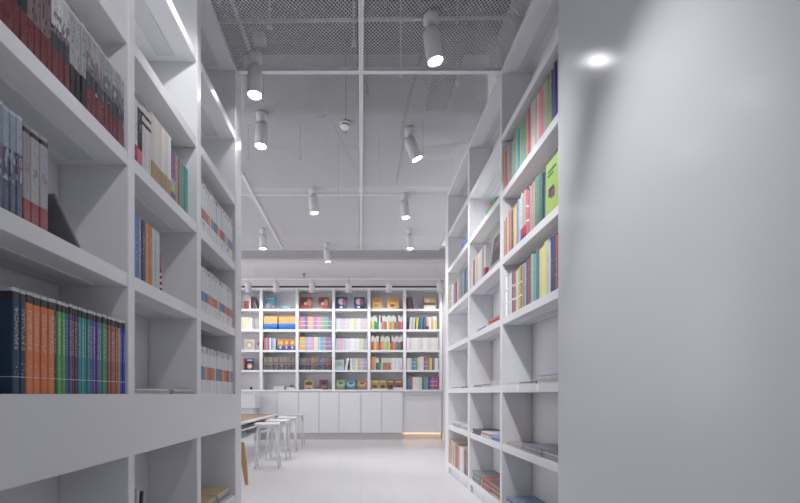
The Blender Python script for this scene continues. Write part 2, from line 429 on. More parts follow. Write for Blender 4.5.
ST['red_foot'] = spine_style('red_foot', [(0, '5b2a6a'), (0.08, 'a83448'), (0.26, None)], text=[(0.35, 0.85, '6a4a4e', 0.58, 4, 18)])
ST['black_pink'] = spine_style('black_pink', [(0, 'd0647c'), (0.26, None), (0.93, 'd6d6d8')], text=[(0.35, 0.85, 'b8b8bc', 0.58, 4, 18)])
ST['dots'] = spine_style('dots', [(0, None), (0.70, '2c2c30'), (0.76, None), (0.84, '2c2c30'), (0.9, None)], text=[(0.1, 0.6, '77757c', 0.6, 4, 20)])
ST['purple_green'] = spine_style('purple_green', [(0, None), (0.15, '9cc268'), (0.3, 'b99ac2'), (0.42, None)], text=[(0.45, 0.9, 'd6c6da', 0.6, 4, 18)])
ST['mag_block'] = spine_style('mag_block', [(0, 'dcdce0'), (0.25, None), (0.46, 'd7d8de')], art=[(0.88, 1.0, 'b0907c', 0.52), (0.1, 0.25, 'b09aa8', 0.58)], text=[(0.5, 0.95, '8a8d9c', 0.64, 4, 26), (0.02, 0.24, '8c6f80', 0.68, 4, 18)])
ST['mag_low'] = spine_style('mag_low', [(0, 'd9dae0'), (0.30, None), (0.58, 'd9dae0')], art=[(0.86, 1.0, '9aa0b4', 0.5)], text=[(0.6, 0.95, '989bab', 0.66, 4, 26), (0.0, 0.26, None or '7d6f94', 0.66, 3, 12)])
ST['stripes'] = spine_style('stripes', [(0, '8c3a3e'), (0.08, 'd6d2d0'), (0.16, '8c3a3e'), (0.24, 'd6d2d0'), (0.32, '8c3a3e'), (0.40, 'd6d2d0'), (0.48, '8c3a3e'), (0.56, None)])
ST['orange_blue'] = spine_style('orange_blue', [(0, '3060b0'), (0.25, '4180c4'), (0.46, 'dca468')], text=[(0.52, 0.9, 'f4d9b4', 0.6, 5, 14)])
ST['two_tone'] = spine_style('two_tone', [(0, None), (0.60, 'c8cac4')], text=[(0.2, 0.5, 'f2ece4', 0.62, 5, 14), (0.62, 0.95, '8d8d8a', 0.62, 5, 14)])
ST['two_tone_dark'] = spine_style('two_tone_dark', [(0, None), (0.60, '46342e')], text=[(0.2, 0.5, 'f2ece4', 0.62, 5, 14)])
ST['banded'] = spine_style('banded', [(0, None), (0.30, 'e8ddd8'), (0.34, None), (0.62, 'dcd4d0'), (0.66, None)], text=[(0.36, 0.6, 'f0ece8', 0.64, 5, 14)])
ST['multi'] = spine_style('multi', [(0, None), (0.45, '9c8450'), (0.52, '6b5a78'), (0.6, None)], art=[(0.05, 0.42, '3a3f66', 0.5), (0.62, 0.95, '8c8a80', 0.52)])
ST['cover'] = spine_style('cover', rough=0.3)

class Style: pass
def ubook(t, h, d, c=0.0016):
    """U shaped cover (spine at y=0, opening to +y) and its page block, as two builders"""
    cv = MB(); r = min(t*0.3, 0.004)
    T = t/2
    outer = [(-T, d), (-T, r), (-T+r*0.3, r*0.3), (-T+r, 0), (T-r, 0), (T-r*0.3, r*0.3), (T, r), (T, d)]
    inner = [(T-c, d), (T-c, r), (-T+c, r), (-T+c, d)]
    cv.prism_poly = outer + inner
    n = len(cv.prism_poly)
    for z in (0, h): cv.v += [(x, y, z) for x, y in cv.prism_poly]
    for j in range(n):
        k = (j+1) % n; cv.f.append((j, k, k+n, j+n)); cv.mi.append(0); cv.sm.append(False)
    for z, rev in ((0, False), (n, True)):        # caps in strips so that the U stays clean
        def q(*ids):
            ids = [z+i for i in ids]
            cv.f.append(tuple(ids if rev else ids[::-1])); cv.mi.append(0); cv.sm.append(False)
        q(0, 1, 10, 11); q(6, 7, 8, 9); q(1, 2, 3, 4, 5, 6, 9, 10)
    pg = MB(); pg.box(-T+c, T-c, r+0.0005, d-0.004, 0.0025, h-0.003)
    return cv, pg

NB = [0]
def place(P, rz, u, spec_t, h, d, color, style, name, label, cat, group, lean=0.0, inset=0.0, dz=0.0, far=False, extra=None):
    """stand a book at distance u along the row, its spine to the aisle"""
    t = spec_t
    ca, sa = math.cos(rz), math.sin(rz)
    lx, ly = u, inset
    x = P[0] + lx*ca - ly*sa; y = P[1] + lx*sa + ly*ca
    z = P[2] + dz + (t/2)*math.sin(abs(lean)) + 0.0006
    cv, pg = ubook(t, h, d)
    col = hx(color)
    NB[0] += 1
    if far:
        for k in range(len(pg.f)):
            cv.f.append(tuple(i+len(cv.v) for i in pg.f[k])); cv.mi.append(1); cv.sm.append(False)
        cv.v += pg.v
        o = cv.build(name, [ST[style], M['paper']]); o.color = col
        o.location = (x, y, z); o.rotation_euler = (0, lean, rz)
        return tag(o, label, cat, group)
    r = thing(name, label, cat, (x, y, z), (0, lean, rz), group)
    o = cv.build('cover', ST[style], r); o.color = col
    pg.build('pages', M['paper'], r)
    return r

def jitter(c, a=0.06):
    c = c.lstrip('#'); v = [int(c[i:i+2], 16) for i in (0, 2, 4)]
    g = sum(v)/3; v = [g + (q-g)*0.9 for q in v]
    k = 1 + random.uniform(-a, a)
    return '%02x%02x%02x' % tuple(max(0, min(255, int(q*k + random.uniform(-4, 4)))) for q in v)

def row(P, rz, specs, tail, group, d=0.19, far=False, length=None, name='paperback', cat='book', inset=0.006, gap=0.0008, mult=1.0, jit=0.06, hv=0.006, iv=0.004):
    """specs: (count, phrase, hex, thickness, height, style[, lean])"""
    if mult != 1.0: specs = [(max(1, int(round(s[0]*mult+random.uniform(-0.2, 0.4)))),) + tuple(s[1:3]) + (s[3]*random.uniform(0.8, 1.2),) + tuple(s[4:]) for s in specs]
    tot = sum(s[0]*(s[3]+gap) for s in specs)
    k = 1.0 if length is None else (length - 0.004)/tot
    u = 0.002; i = 0
    for s in specs:
        n, ph, cx, t, h, stl = s[:6]
        lean = s[6] if len(s) > 6 else 0.0
        nm = next((k.replace(' ', '_') for k in ('novel', 'volume', 'magazine', 'picture book', 'hardback', 'art book', 'paperback', 'comic') if k in ph), 'book' if name == 'paperback' else name)
        if nm == 'comic': nm = 'comic_volume'
        for q in range(n):
            i += 1
            t2 = t*k
            c = cx if isinstance(cx, str) else cx[q % len(cx)]
            ext = abs(math.sin(lean))*h if q == 0 else 0
            if lean < 0 and q == 0: u += ext
            hh = h*(1+random.uniform(-hv, hv))
            place(P, rz, u + t2/2, t2 - 0.0004, hh, d*(1+random.uniform(-0.01, 0.0)), jitter(c, jit), stl, nm,
                  '%s, %s from left, %s' % (ph, ordw(i), tail), cat, group, lean, inset + random.uniform(0, iv), far=far)
            u += t2/max(math.cos(lean), 0.5) + gap*k
        if lean > 0: u += abs(math.sin(lean))*h
    return u

def laid(P, rz, u, items, tail, group, d=0.2, name='magazine', cat='magazine', inset=0.01, base=0.0):
    """a pile of books lying flat, spines to the aisle; items: (phrase, hex, thickness, length, style)"""
    z = base
    ca, sa = math.cos(rz), math.sin(rz)
    for i, (ph, c, t, h, stl) in enumerate(items):
        jx = random.uniform(-0.006, 0.006); jy = inset + random.uniform(0, 0.008)
        lx = u - h/2 + jx
        x = P[0] + lx*ca - jy*sa; y = P[1] + lx*sa + jy*ca
        pos = ('' if len(items) == 1 else (', top of' if i == len(items)-1 else (', bottom of' if i == 0 else ', %s up in' % ordw(i+1))))
        lab = '%s%s %s' % (ph, pos if pos else ' in', tail)
        r = thing(name, lab, cat, (x, y, P[2]+z+t/2+0.0006), (0, PI/2, rz), group)
        cv, pg = ubook(t, h, d); o = cv.build('cover', ST[stl], r); o.color = hx(c); pg.build('pages', M['paper'], r)
        z += t + 0.0008
    return z

# ---- left bookcase: spines face +x, rows run along +y --------------------------------
LR = PI/2
def LP(y, z): return (LF-0.002, y, z)
row(LP(1.0, 1.865), LR, [(6, 'plastic-wrapped maroon comic', '6b5058', 0.0295, 0.268, 'comic_maroon'), (2, 'plastic-wrapped black-topped comic', '2e3436', 0.0275, 0.268, 'comic_maroon'),
    (4, 'plastic-wrapped mauve-grey comic', '77646c', 0.0245, 0.268, 'comic_maroon'), (3, 'pale comic with red foot', 'c4c1c2', 0.0275, 0.268, 'comic_red'),
    (3, 'grey comic with dark foot', 'a3a1a7', 0.0275, 0.268, 'comic_dark'), (9, 'pale grey comic with red foot', '9f9da2', 0.0275, 0.268, 'comic_red')],
    "full comic row, left bookcase nearest bay", 'comic volumes on the left bookcase', length=0.738, name='comic_volume')
row(LP(1.0, 1.395), LR, [(3, 'thick wrapped navy comic', ['2c3346', '3a4258', '2c3346'], 0.040, 0.268, 'comic_blue'), (4, 'wrapped blue-grey comic', ['8a92a4', '969eb0', '9ba3b4', '98a0b2'], 0.0215, 0.268, 'comic_blue'),
    (1, 'grey comic with black mark', '9b989c', 0.029, 0.266, 'comic_mark'), (2, 'grey comic with black mark', ['a09da0', 'a5a3a6'], 0.034, 0.266, 'comic_mark')],
    "short comic row, left bookcase nearest bay", 'comic volumes on the left bookcase', length=0.312, name='comic_volume')
place(LP(1.462, 1.395), LR, 0.0, 0.012, 0.17, 0.15, '77767b', 'plain', 'booklet', 'small dark booklet leaning against the short comic row, left bookcase', 'book', None, lean=-0.78, inset=0.01)
ART = [(1, 'wide navy art book', '2a4360', 0.024, 0.28, 'art_series'), (1, 'navy art book', '23405f', 0.020, 0.28, 'art_series'), (4, 'orange art book', ['ea844a', 'e88048', 'da764a', 'ee8c50'], 0.0275, 0.28, 'art_series'),
       (1, 'thin purple art book', '4a3560', 0.012, 0.28, 'art_series'), (2, 'green art book', ['58aa54', '64aa60'], 0.019, 0.28, 'art_series'), (2, 'blue art book', '3f6f9c', 0.013, 0.28, 'art_series'),
       (1, 'red art book', 'a02c3e', 0.013, 0.28, 'art_series'), (1, 'plum art book', '5a2c56', 0.018, 0.28, 'art_series'), (4, 'teal art book', ['349c9c', '3ca29e', '309a94', '3a9ca2'], 0.0145, 0.28, 'art_series'),
       (1, 'blue art book', '34619c', 0.02, 0.28, 'art_series'), (2, 'violet art book', '6850a4', 0.0165, 0.28, 'art_series'), (3, 'sea-green art book', ['429280', '469c80', '3c8c74'], 0.0165, 0.28, 'art_series'),
       (3, 'rust art book', ['b06a52', 'b2544a', 'b85c52'], 0.0165, 0.28, 'art_series'), (1, 'olive art book', '7d7c44', 0.016, 0.28, 'art_series'), (1, 'thin orange art book', 'd08a58', 0.012, 0.28, 'art_series'), (2, 'royal blue art book', '2848bc', 0.0185, 0.28, 'art_series')]
row(LP(1.176, 0.925), LR, ART, 'eye-level row, left bookcase nearest bay', 'art books at eye level', d=0.215, length=0.564, name='art_book')
# second bay
T2 = 'upper row, left bookcase middle bay'
row(LP(1.80, 1.865), LR, [(1, 'white novel with red foot', 'd2cdce', 0.028, 0.25, 'red_foot'), (1, 'black novel with pink foot', '2a2a2e', 0.042, 0.25, 'black_pink'), (2, 'white novel with black dots', 'd4d3d5', 0.036, 0.265, 'dots'),
    (6, 'cream novel with tan foot', ['d6d3cf', 'cfccc9', 'd9d6d2'], 0.0315, 0.285, 'white_tan'), (2, 'purple novel with green patch', '7a5490', 0.025, 0.24, 'purple_green'), (3, 'brown paperback', ['b09a86', '8a6a58', 'a48c78'], 0.022, 0.235, 'plain'),
    (3, 'teal paperback', ['3f9494', '348a8c', '3a8e88'], 0.026, 0.235, 'plain')], T2, 'novels in the middle bay', length=0.575, name='novel')
row(LP(1.80, 1.395), LR, [(1, 'tall blue hardback', '4a78bc', 0.034, 0.262, 'plain'), (1, 'blue and tan paperback', '7c86a8', 0.03, 0.255, 'plain'), (1, 'navy paperback', '34345c', 0.03, 0.255, 'plain'),
    (2, 'tan-orange paperback', ['b98458', 'b87c4c'], 0.034, 0.258, 'plain'), (3, 'pale grey paperback', ['c9c9cc', 'c2c8ca', 'b8c0c2'], 0.024, 0.255, 'plain_dark'), (1, 'small red-striped book', '9a7068', 0.016, 0.17, 'stripes', -0.05)],
    'lower row, left bookcase middle bay', 'paperbacks in the middle bay', name='paperback')
for uu, nn, w in ((1.985, 'left pile', 0.33), (2.33, 'right pile', 0.25)):
    laid(LP(0, 0.925), LR, uu, [('white magazine', 'd5d5d7', 0.007, w, 'plain_dark'), ('white magazine', 'c8b8b4', 0.006, w, 'plain_dark'), ('white magazine', 'd8d8da', 0.007, w, 'plain_dark')],
         'the %s, eye-level shelf, left bookcase middle bay' % nn, 'flat magazines at eye level')
# third bay
MIX3 = ['c98a80', 'b4707a', '4f80b8', 'd0c090', 'c87a62', 'd08a70', '6a90c0', 'c9665c', 'dca070', '5a88bc']
for z, nm, h in ((1.865, 'top', 0.275), (1.395, 'middle', 0.262), (0.925, 'bottom', 0.272)):
    specs = []
    for k in range(20):
        specs.append((1, 'white magazine with colour block', MIX3[(k*3+int(z*10)) % 10], 0.029, h, 'mag_block' if nm != 'bottom' else 'mag_low'))
    row(LP(2.542, z), LR, specs, '%s filled shelf, left bookcase end bay' % nm, 'magazine volumes in the end bay', length=0.655, name='magazine', cat='magazine', d=0.21)
# low cells
place(LP(1.83, 0.20), LR, 0.0, 0.02, 0.33, 0.23, 'cfcdd0', 'plain_dark', 'picture_book', 'white book leaning in the low cell, left bookcase middle bay', 'book', None, lean=0.12, inset=0.02)
place(LP(1.862, 0.20), LR, 0.0, 0.018, 0.315, 0.23, '3a383c', 'plain', 'picture_book', 'dark book leaning beside the white one, left bookcase low cell', 'book', None, lean=0.14, inset=0.02)
for uu, nn in ((2.72, 'left pile'), (3.02, 'right pile')):
    laid(LP(0, 0.20), LR, uu, [('patterned book', c, 0.018, 0.26, 'plain_dark') for c in ('c8c4c0', 'a07878', '8a9ab0', 'cdb48c')], 'the %s, low cell, left bookcase end bay' % nn, 'flat books in the low cells', name='picture_book', cat='book')

# ---- right bookcase: spines face -x, rows run towards the camera -----------------------
RR = -PI/2
def RP(y, z): return (RF+0.002, y, z)
row(RP(3.255, 2.39), RR, [(1, 'tan picture book', 'b59a6a', 0.03, 0.273, 'plain'), (1, 'orange picture book', 'c98a62', 0.03, 0.273, 'plain'), (3, 'pink picture book', ['d47c8c', 'c86a7c', 'd88a96'], 0.03, 0.278, 'plain'),
    (2, 'pale teal picture book', ['7fb6ac', '8fb4a6'], 0.03, 0.273, 'plain'), (1, 'tan picture book', 'c0a878', 0.03, 0.273, 'plain'), (3, 'teal picture book', ['5fa6a4', '68aaa8', '4f9a9a'], 0.03, 0.278, 'plain'),
    (1, 'sage picture book', 'a3b08a', 0.03, 0.273, 'plain'), (2, 'teal picture book', ['74b0b0', '58a0a0'], 0.03, 0.278, 'plain'), (1, 'olive picture book', 'b8a868', 0.03, 0.273, 'plain'),
    (2, 'rose picture book', ['c8687c', 'ba5a6c'], 0.03, 0.278, 'plain'), (3, 'off-white picture book', ['d8d2c4', 'cfcfc8', 'c8c8c2'], 0.032, 0.286, 'plain_dark'), (2, 'pink picture book', ['cf7888', 'c4627a'], 0.03, 0.281, 'plain'),
    (1, 'grey picture book', 'b5aeb0', 0.03, 0.281, 'plain'), (1, 'lime green picture book', '8aa248', 0.032, 0.286, 'plain'), (1, 'pale grey picture book', 'b4b8c2', 0.03, 0.286, 'plain'), (4, 'indigo picture book', ['6a6e9c', '7478a4', '50528c', '3e407e'], 0.03, 0.294, 'plain')],
    'highest row, right bookcase nearest bay', 'picture books on the right bookcase', length=0.92, d=0.19, name='picture_book', mult=1.4, jit=0.16, hv=0.035, iv=0.01)
u = row(RP(3.255, 1.91), RR, [(2, 'pinkish paperback', ['c9a0a0', 'b48c7c'], 0.028, 0.266, 'plain'), (1, 'orange paperback', 'c98a58', 0.028, 0.271, 'plain'), (1, 'teal-blue paperback', '5a9cb0', 0.026, 0.271, 'plain'),
    (1, 'tan paperback', 'c9b08c', 0.03, 0.277, 'plain'), (2, 'salmon paperback', ['c48478', 'b8748a'], 0.03, 0.282, 'plain'), (1, 'navy paperback', '3a4468', 0.024, 0.271, 'plain'), (2, 'yellow paperback', ['d8c070', 'cfa860'], 0.026, 0.282, 'plain'),
    (1, 'red paperback', 'b8585a', 0.026, 0.282, 'plain'), (2, 'sky blue paperback', ['8aa8cc', '7a9cc4'], 0.03, 0.282, 'plain'), (3, 'cream paperback with red foot', ['d4ccc0', 'd8d0c8', 'cfc4bc'], 0.032, 0.288, 'red_foot'),
    (2, 'tan-topped red paperback', ['c0505a', 'b84c58'], 0.034, 0.282, 'banded'), (2, 'mauve paperback', ['b4909c', 'a8a0ac'], 0.026, 0.282, 'plain'), (1, 'orange-tan paperback', 'c09468', 0.022, 0.288, 'plain'),
    (5, 'dark green paperback', ['5a8478', '4c7a70', '52807a', '466f6a', '5c8a80'], 0.03, 0.282, 'plain')],
    'second row down, right bookcase nearest bay', 'paperbacks on the right bookcase', length=0.685, d=0.19, mult=1.4, jit=0.16, hv=0.045, iv=0.01)
place(RP(2.545, 1.91), RR, 0.0, 0.024, 0.255, 0.17, '39406e', 'plain', 'hardback', 'navy hardback standing beside the lime green book, right bookcase', 'book', None, inset=0.015)
# lime green book turned to show its cover to the aisle
g = thing('picture_book', 'lime green picture book with front cover showing, right bookcase nearest bay', 'book', (RF+0.022, 2.513, 1.9125), (0, -0.02, PI))
cv, pg = ubook(0.03, 0.285, 0.172); o = cv.build('cover', ST['cover'], g); o.color = hx('a2c466'); pg.build('pages', M['paper'], g)
m_ = MB(); m_.box(0.0151, 0.0159, 0.045, 0.11, 0.085, 0.135); m_.build('cover_picture', mat('book_mark_navy', '34406e', 0.4), g)
m_ = MB(); m_.box(0.0151, 0.0159, 0.03, 0.135, 0.222, 0.236); m_.box(0.0151, 0.0159, 0.03, 0.10, 0.20, 0.212); m_.build('title_strip', mat('book_mark_green', '3f6a4c', 0.4), g)
m_ = MB(); m_.box(0.0160, 0.0166, 0.075, 0.125, 0.07, 0.115); m_.build('title_strip', mat('book_mark_plum', '8e4c6e', 0.4), g)
row(RP(3.255, 1.475), RR, [(6, 'white paperback with grey line', ['d6d6da', 'cfcfd4', 'dadade'], 0.028, 0.281, 'banded'), (1, 'purple paperback', '6a4a78', 0.024, 0.287, 'banded'), (2, 'red paperback', ['b86a70', 'c0787c'], 0.024, 0.287, 'banded'),
    (2, 'cream paperback', ['d8cfc0', 'd0c8bc'], 0.028, 0.275, 'banded'), (1, 'light green paperback', '86b078', 0.026, 0.281, 'banded'), (2, 'peach paperback', ['d8a078', 'cf8a68'], 0.026, 0.275, 'banded'), (2, 'grey paperback', ['a8a4a8', 'b4aca4'], 0.028, 0.275, 'plain'),
    (2, 'blue paperback', ['5a74b0', '4a5c98'], 0.026, 0.281, 'plain'), (1, 'red-footed paperback', 'b86068', 0.024, 0.281, 'plain'), (1, 'dark green paperback', '3a7a5a', 0.026, 0.292, 'plain'), (4, 'sage and teal paperback', ['a8bcb0', '7aa4a8', '9ab4b0', '6c9aa4'], 0.03, 0.292, 'plain'),
    (2, 'yellow-green paperback', ['c8c078', 'd4cc90'], 0.03, 0.292, 'plain'), (1, 'white paperback', 'd8d8d4', 0.03, 0.292, 'plain_dark'), (3, 'navy paperback', ['3f4c7c', '36426e', '4a5684'], 0.026, 0.298, 'plain'), (2, 'salmon red paperback', ['c0706c', 'c87c74'], 0.034, 0.298, 'plain')],
    'third row down, right bookcase nearest bay', 'paperbacks on the right bookcase', length=0.92, d=0.19, mult=1.3, jit=0.16, hv=0.04, iv=0.01)
PALE = ['d4d4d6', 'c8cad0', 'cfc8c6', 'dadadc', 'b4b8c4']
def mags(n, cs=PALE, t=0.008, w=0.26, ph='white magazine', st='plain_dark'): return [(ph, cs[k % len(cs)], t, w, st) for k in range(n)]
B0 = 'right bookcase nearest bay'
laid(RP(0, 0.985), RR, -2.50, mags(5, t=0.0095, w=0.29), 'the tall pile, eye-level shelf, ' + B0, 'flat magazines, right bookcase')
laid(RP(0, 0.985), RR, -2.80, mags(2, ['c9ccd4', '6a70a0'], w=0.27, ph='pale magazine'), 'the middle pile, eye-level shelf, ' + B0, 'flat magazines, right bookcase')
laid(RP(0, 0.985), RR, -3.10, mags(2, w=0.27, ph='pale magazine'), 'the far pile, eye-level shelf, ' + B0, 'flat magazines, right bookcase')
laid(RP(0, 0.562), RR, -2.45, mags(4, t=0.012, w=0.2, ph='wrapped magazine', cs=['b8bac0', '9a9ca4', 'c4c4c8', '70707a']), 'the near pile, second shelf up, ' + B0, 'flat magazines, right bookcase')
laid(RP(0, 0.562), RR, -2.73, mags(4, t=0.011, w=0.28, ph='wrapped magazine', cs=['a8acb8', '8a90a0', 'c0c2c8', '8f8ca0']), 'the middle pile, second shelf up, ' + B0, 'flat magazines, right bookcase')
laid(RP(0, 0.562), RR, -3.07, mags(2, t=0.01, w=0.3, ph='greyish magazine', cs=['b8b0ac', 'a89c98']), 'the far pile, second shelf up, ' + B0, 'flat magazines, right bookcase')
for yy, nn in ((2.48, 'near'), (2.78, 'middle'), (3.08, 'far')):
    laid(RP(0, 0.125), RR, -yy, mags(5, t=0.014, w=0.26, ph='dull magazine', cs=['8a8e9c', '6a6e80', 'a8b4c4', '5c5a60', '7a8ca4']), 'the %s pile, bottom shelf, %s' % (nn, B0), 'flat magazines, right bookcase')
for yy, nn in ((2.93, 'left one'), (2.60, 'right one')):
    o = boxobj('shelf_tag', M['tag'], -0.002, 0.0, -0.027, 0.027, -0.045, 0.0); o.location = (RF+0.0035, yy, 0.985)
    tag(o, 'small white card tag on the eye-level shelf edge, right bookcase, %s' % nn, 'tag', 'white tags on the shelf edge')
# second bay of the right bookcase
B1 = 'right bookcase middle bay'
g = thing('gift_pack', 'green plastic-wrapped pack lying on the high shelf, right bookcase middle bay', 'pack', (RF+0.015, 3.62, 2.3905), (0, 0, RR))
b = MB(); b.box(-0.14, 0.14, 0, 0.12, 0, 0.075, 0.02); b.build('wrapped_box', mat('green_wrap', '6fbf7c', 0.2, coat=0.6, bump=0.6, bscale=30), g)
b = MB(); b.box(-0.02, 0.06, -0.003, 0.0, 0.02, 0.06); b.build('label', mat('red_label', 'a8625c', 0.4), g)
laid(RP(0, 2.39), RR, -4.50, [('blue book', '4a74c0', 0.045, 0.24, 'plain'), ('blue book', '6c90d0', 0.04, 0.23, 'plain')], 'the small pile, high shelf, right bookcase far bay', 'flat books on the high shelf', name='picture_book', cat='book')
row(RP(4.23, 1.91), RR, [(2, 'white paperback', ['d8d4d0', 'd0cccc'], 0.034, 0.235, 'plain_dark'), (1, 'pink-red paperback', 'c07078', 0.03, 0.235, 'plain'), (1, 'navy paperback', '3c3f60', 0.034, 0.24, 'plain'), (3, 'cream hardback', ['d4cfc4', 'c8b89c', 'd8d4cc'], 0.042, 0.245, 'plain_dark'),
    (2, 'white hardback', 'd6d6d6', 0.036, 0.25, 'plain_dark'), (2, 'grey hardback', ['b0aeb0', '98969a'], 0.034, 0.25, 'plain_dark'), (1, 'white hardback with red foot', 'd4d0d0', 0.034, 0.25, 'red_foot')], 'middle row, ' + B1, 'books in the middle bay, right bookcase', name='hardback', length=0.50)
g = thing('picture_book', 'large grey-framed dark book facing out, middle row, right bookcase middle bay', 'book', (RF+0.03, 3.665, 1.9125), (0, -0.12, PI))
cv, pg = ubook(0.03, 0.29, 0.30); o = cv.build('cover', ST['cover'], g); o.color = hx('8d9096'); pg.build('pages', M['paper'], g)
b = MB(); b.box(0.0152, 0.0160, 0.07, 0.285, 0.03, 0.25); b.build('cover_picture', mat('cover_dark', '4c4048', 0.4), g)
b = MB(); b.box(0.0161, 0.0167, 0.11, 0.25, 0.14, 0.20); b.build('title_strip', mat('cover_mid', '6e5a62', 0.4), g)
laid(RP(0, 1.475), RR, -3.52, [('red book', 'b85c5c', 0.022, 0.3, 'plain'), ('red book', 'c47a74', 0.022, 0.29, 'plain')], 'the red pile, right bookcase middle bay', 'flat books, right bookcase middle bay', name='picture_book', cat='book')
laid(RP(0, 1.475), RR, -3.86, [('blue book', '5a88b4', 0.02, 0.28, 'plain')], 'front of the divider, third row down, right bookcase middle bay', None, name='picture_book', cat='book')
for yy, nn, cs in ((3.46, 'near', PALE), (3.72, 'middle', ['c8b8b4', 'd0d0d0', '8a6a70']), (4.02, 'far', ['8a7a7c', 'b8b0b0', 'a08c8c'])):
    laid(RP(0, 0.985), RR, -yy, mags(3, cs, 0.007 if nn != 'near' else 0.013, 0.24), 'the %s pile, eye-level shelf, %s' % (nn, B1), 'flat magazines, right bookcase')
for yy, nn, cs in ((3.45, 'near', ['8a9ac0', '5c7ab8', 'c0c4d0']), (3.74, 'middle', ['cfcfd2', 'd8d8d8', 'b86a70']), (4.06, 'far', ['5c545c', '8a7a7c', '4c484e'])):
    laid(RP(0, 0.562), RR, -yy, mags(4, cs, 0.010, 0.26, 'glossy magazine'), 'the %s pile, second shelf up, %s' % (nn, B1), 'flat magazines, right bookcase')
for yy, nn, cs in ((3.46, 'near', ['b89478', '7a5c58', 'c0a080', '6a5450', 'a8806c', '584a50']), (3.72, 'middle', ['a8646a', '8c5054', 'b87c74', '6c4a50', 'a05a60']), (4.04, 'far', ['7c8c8c', '6c7c7c', '8c9c98', '64706e'])):
    laid(RP(0, 0.125), RR, -yy, mags(6 if nn == 'near' else 5, cs, 0.018, 0.26, 'colourful book', 'plain'), 'the %s pile, bottom shelf, %s' % (nn, B1), 'flat books on the bottom shelf', name='picture_book', cat='book')
# third bay
B2 = 'right bookcase far bay'
row(RP(5.255, 1.91), RR, [(2, 'yellow and blue book', ['d4b44c', '5a90c4'], 0.045, 0.26, 'banded'), (2, 'white book', ['d8d4d0', 'd4d4d8'], 0.045, 0.25, 'plain_dark'), (1, 'blue book', '5a88c0', 0.04, 0.24, 'plain'), (2, 'red book', ['b86a68', 'a8505a'], 0.04, 0.23, 'plain'),
    (2, 'cream book', ['d0c8bc', 'c0a890'], 0.045, 0.235, 'plain'), (3, 'grey-teal book', ['7f98a4', '6a8490', '90a4ac'], 0.05, 0.25, 'plain'), (2, 'slate book', ['4f5c6c', '6c7884'], 0.05, 0.25, 'plain')], 'middle row, ' + B2, 'books in the far bay, right bookcase', name='hardback', length=0.90)
row(RP(5.255, 0.125), RR, [(3, 'tan hardback', ['c4aa84', 'b89c78', 'ccb896'], 0.045, 0.27, 'plain_dark'), (2, 'grey hardback', ['a8a4a0', 'c0bcb8'], 0.05, 0.26, 'plain_dark'), (3, 'orange-red hardback', ['c4785c', 'b86a58', 'c88468'], 0.05, 0.24, 'plain'),
    (3, 'white hardback', ['d4d0cc', 'd8d8d8', 'ccc8c8'], 0.055, 0.25, 'plain_dark'), (2, 'brown hardback', ['6c4a48', '8a6460'], 0.05, 0.24, 'plain')], 'bottom row, ' + B2, 'books in the far bay, right bookcase', name='hardback', length=0.90)
for yy, nn, cs in ((4.50, 'near', ['505058', '8a8a90']), (4.95, 'far', ['c0c0c4', 'a8a8ac'])):
    laid(RP(0, 0.985), RR, -yy, mags(2, cs, 0.008, 0.28), 'the %s pile, eye-level shelf, %s' % (nn, B2), 'flat magazines, right bookcase')
    laid(RP(0, 0.562), RR, -yy, mags(4, ['d0d0d4', '9ab0d0', 'c8c8cc'], 0.012, 0.32), 'the %s pile, second shelf up, %s' % (nn, B2), 'flat magazines, right bookcase')

# ---- far bookcase: spines face the camera ---------------------------------------------
# column c spans FP[c+1]+.03 .. FP[c+2]-.03 for c = 0..5 ; row r = 1 (top) .. 5
RZF = {1: FZ[4], 2: FZ[3], 3: FZ[2], 4: FZ[1], 5: FZ[0]}
CN = ['leftmost', 'second', 'third', 'fourth', 'fifth', 'rightmost']
RN = {1: 'top', 2: 'second', 3: 'middle', 4: 'fourth', 5: 'bottom'}
def fx(px): return (px-361.0)*FY/450.0
def tailf(c, r): return '%s shelf, far bookcase %s bay' % (RN[r], CN[c])
def frow(c, r, px0, px1, specs, name='paperback', d=0.2):
    row((fx(px0), FY+0.015, RZF[r]), 0.0, specs, tailf(c, r), 'upright books on the far bookcase', d=d, far=True, length=None if px1 is None else fx(px1)-fx(px0), name=name)
CM = {}
def soft(c, k=0.78):
    v = [int(c[i:i+2], 16) for i in (0, 2, 4)]; g = sum(v)/3
    return '%02x%02x%02x' % tuple(int(g+(q-g)*k) for q in v)
def cmat(c):
    c = soft(c)
    if c not in CM: CM[c] = mat('print_'+c, c, 0.4)
    return CM[c]
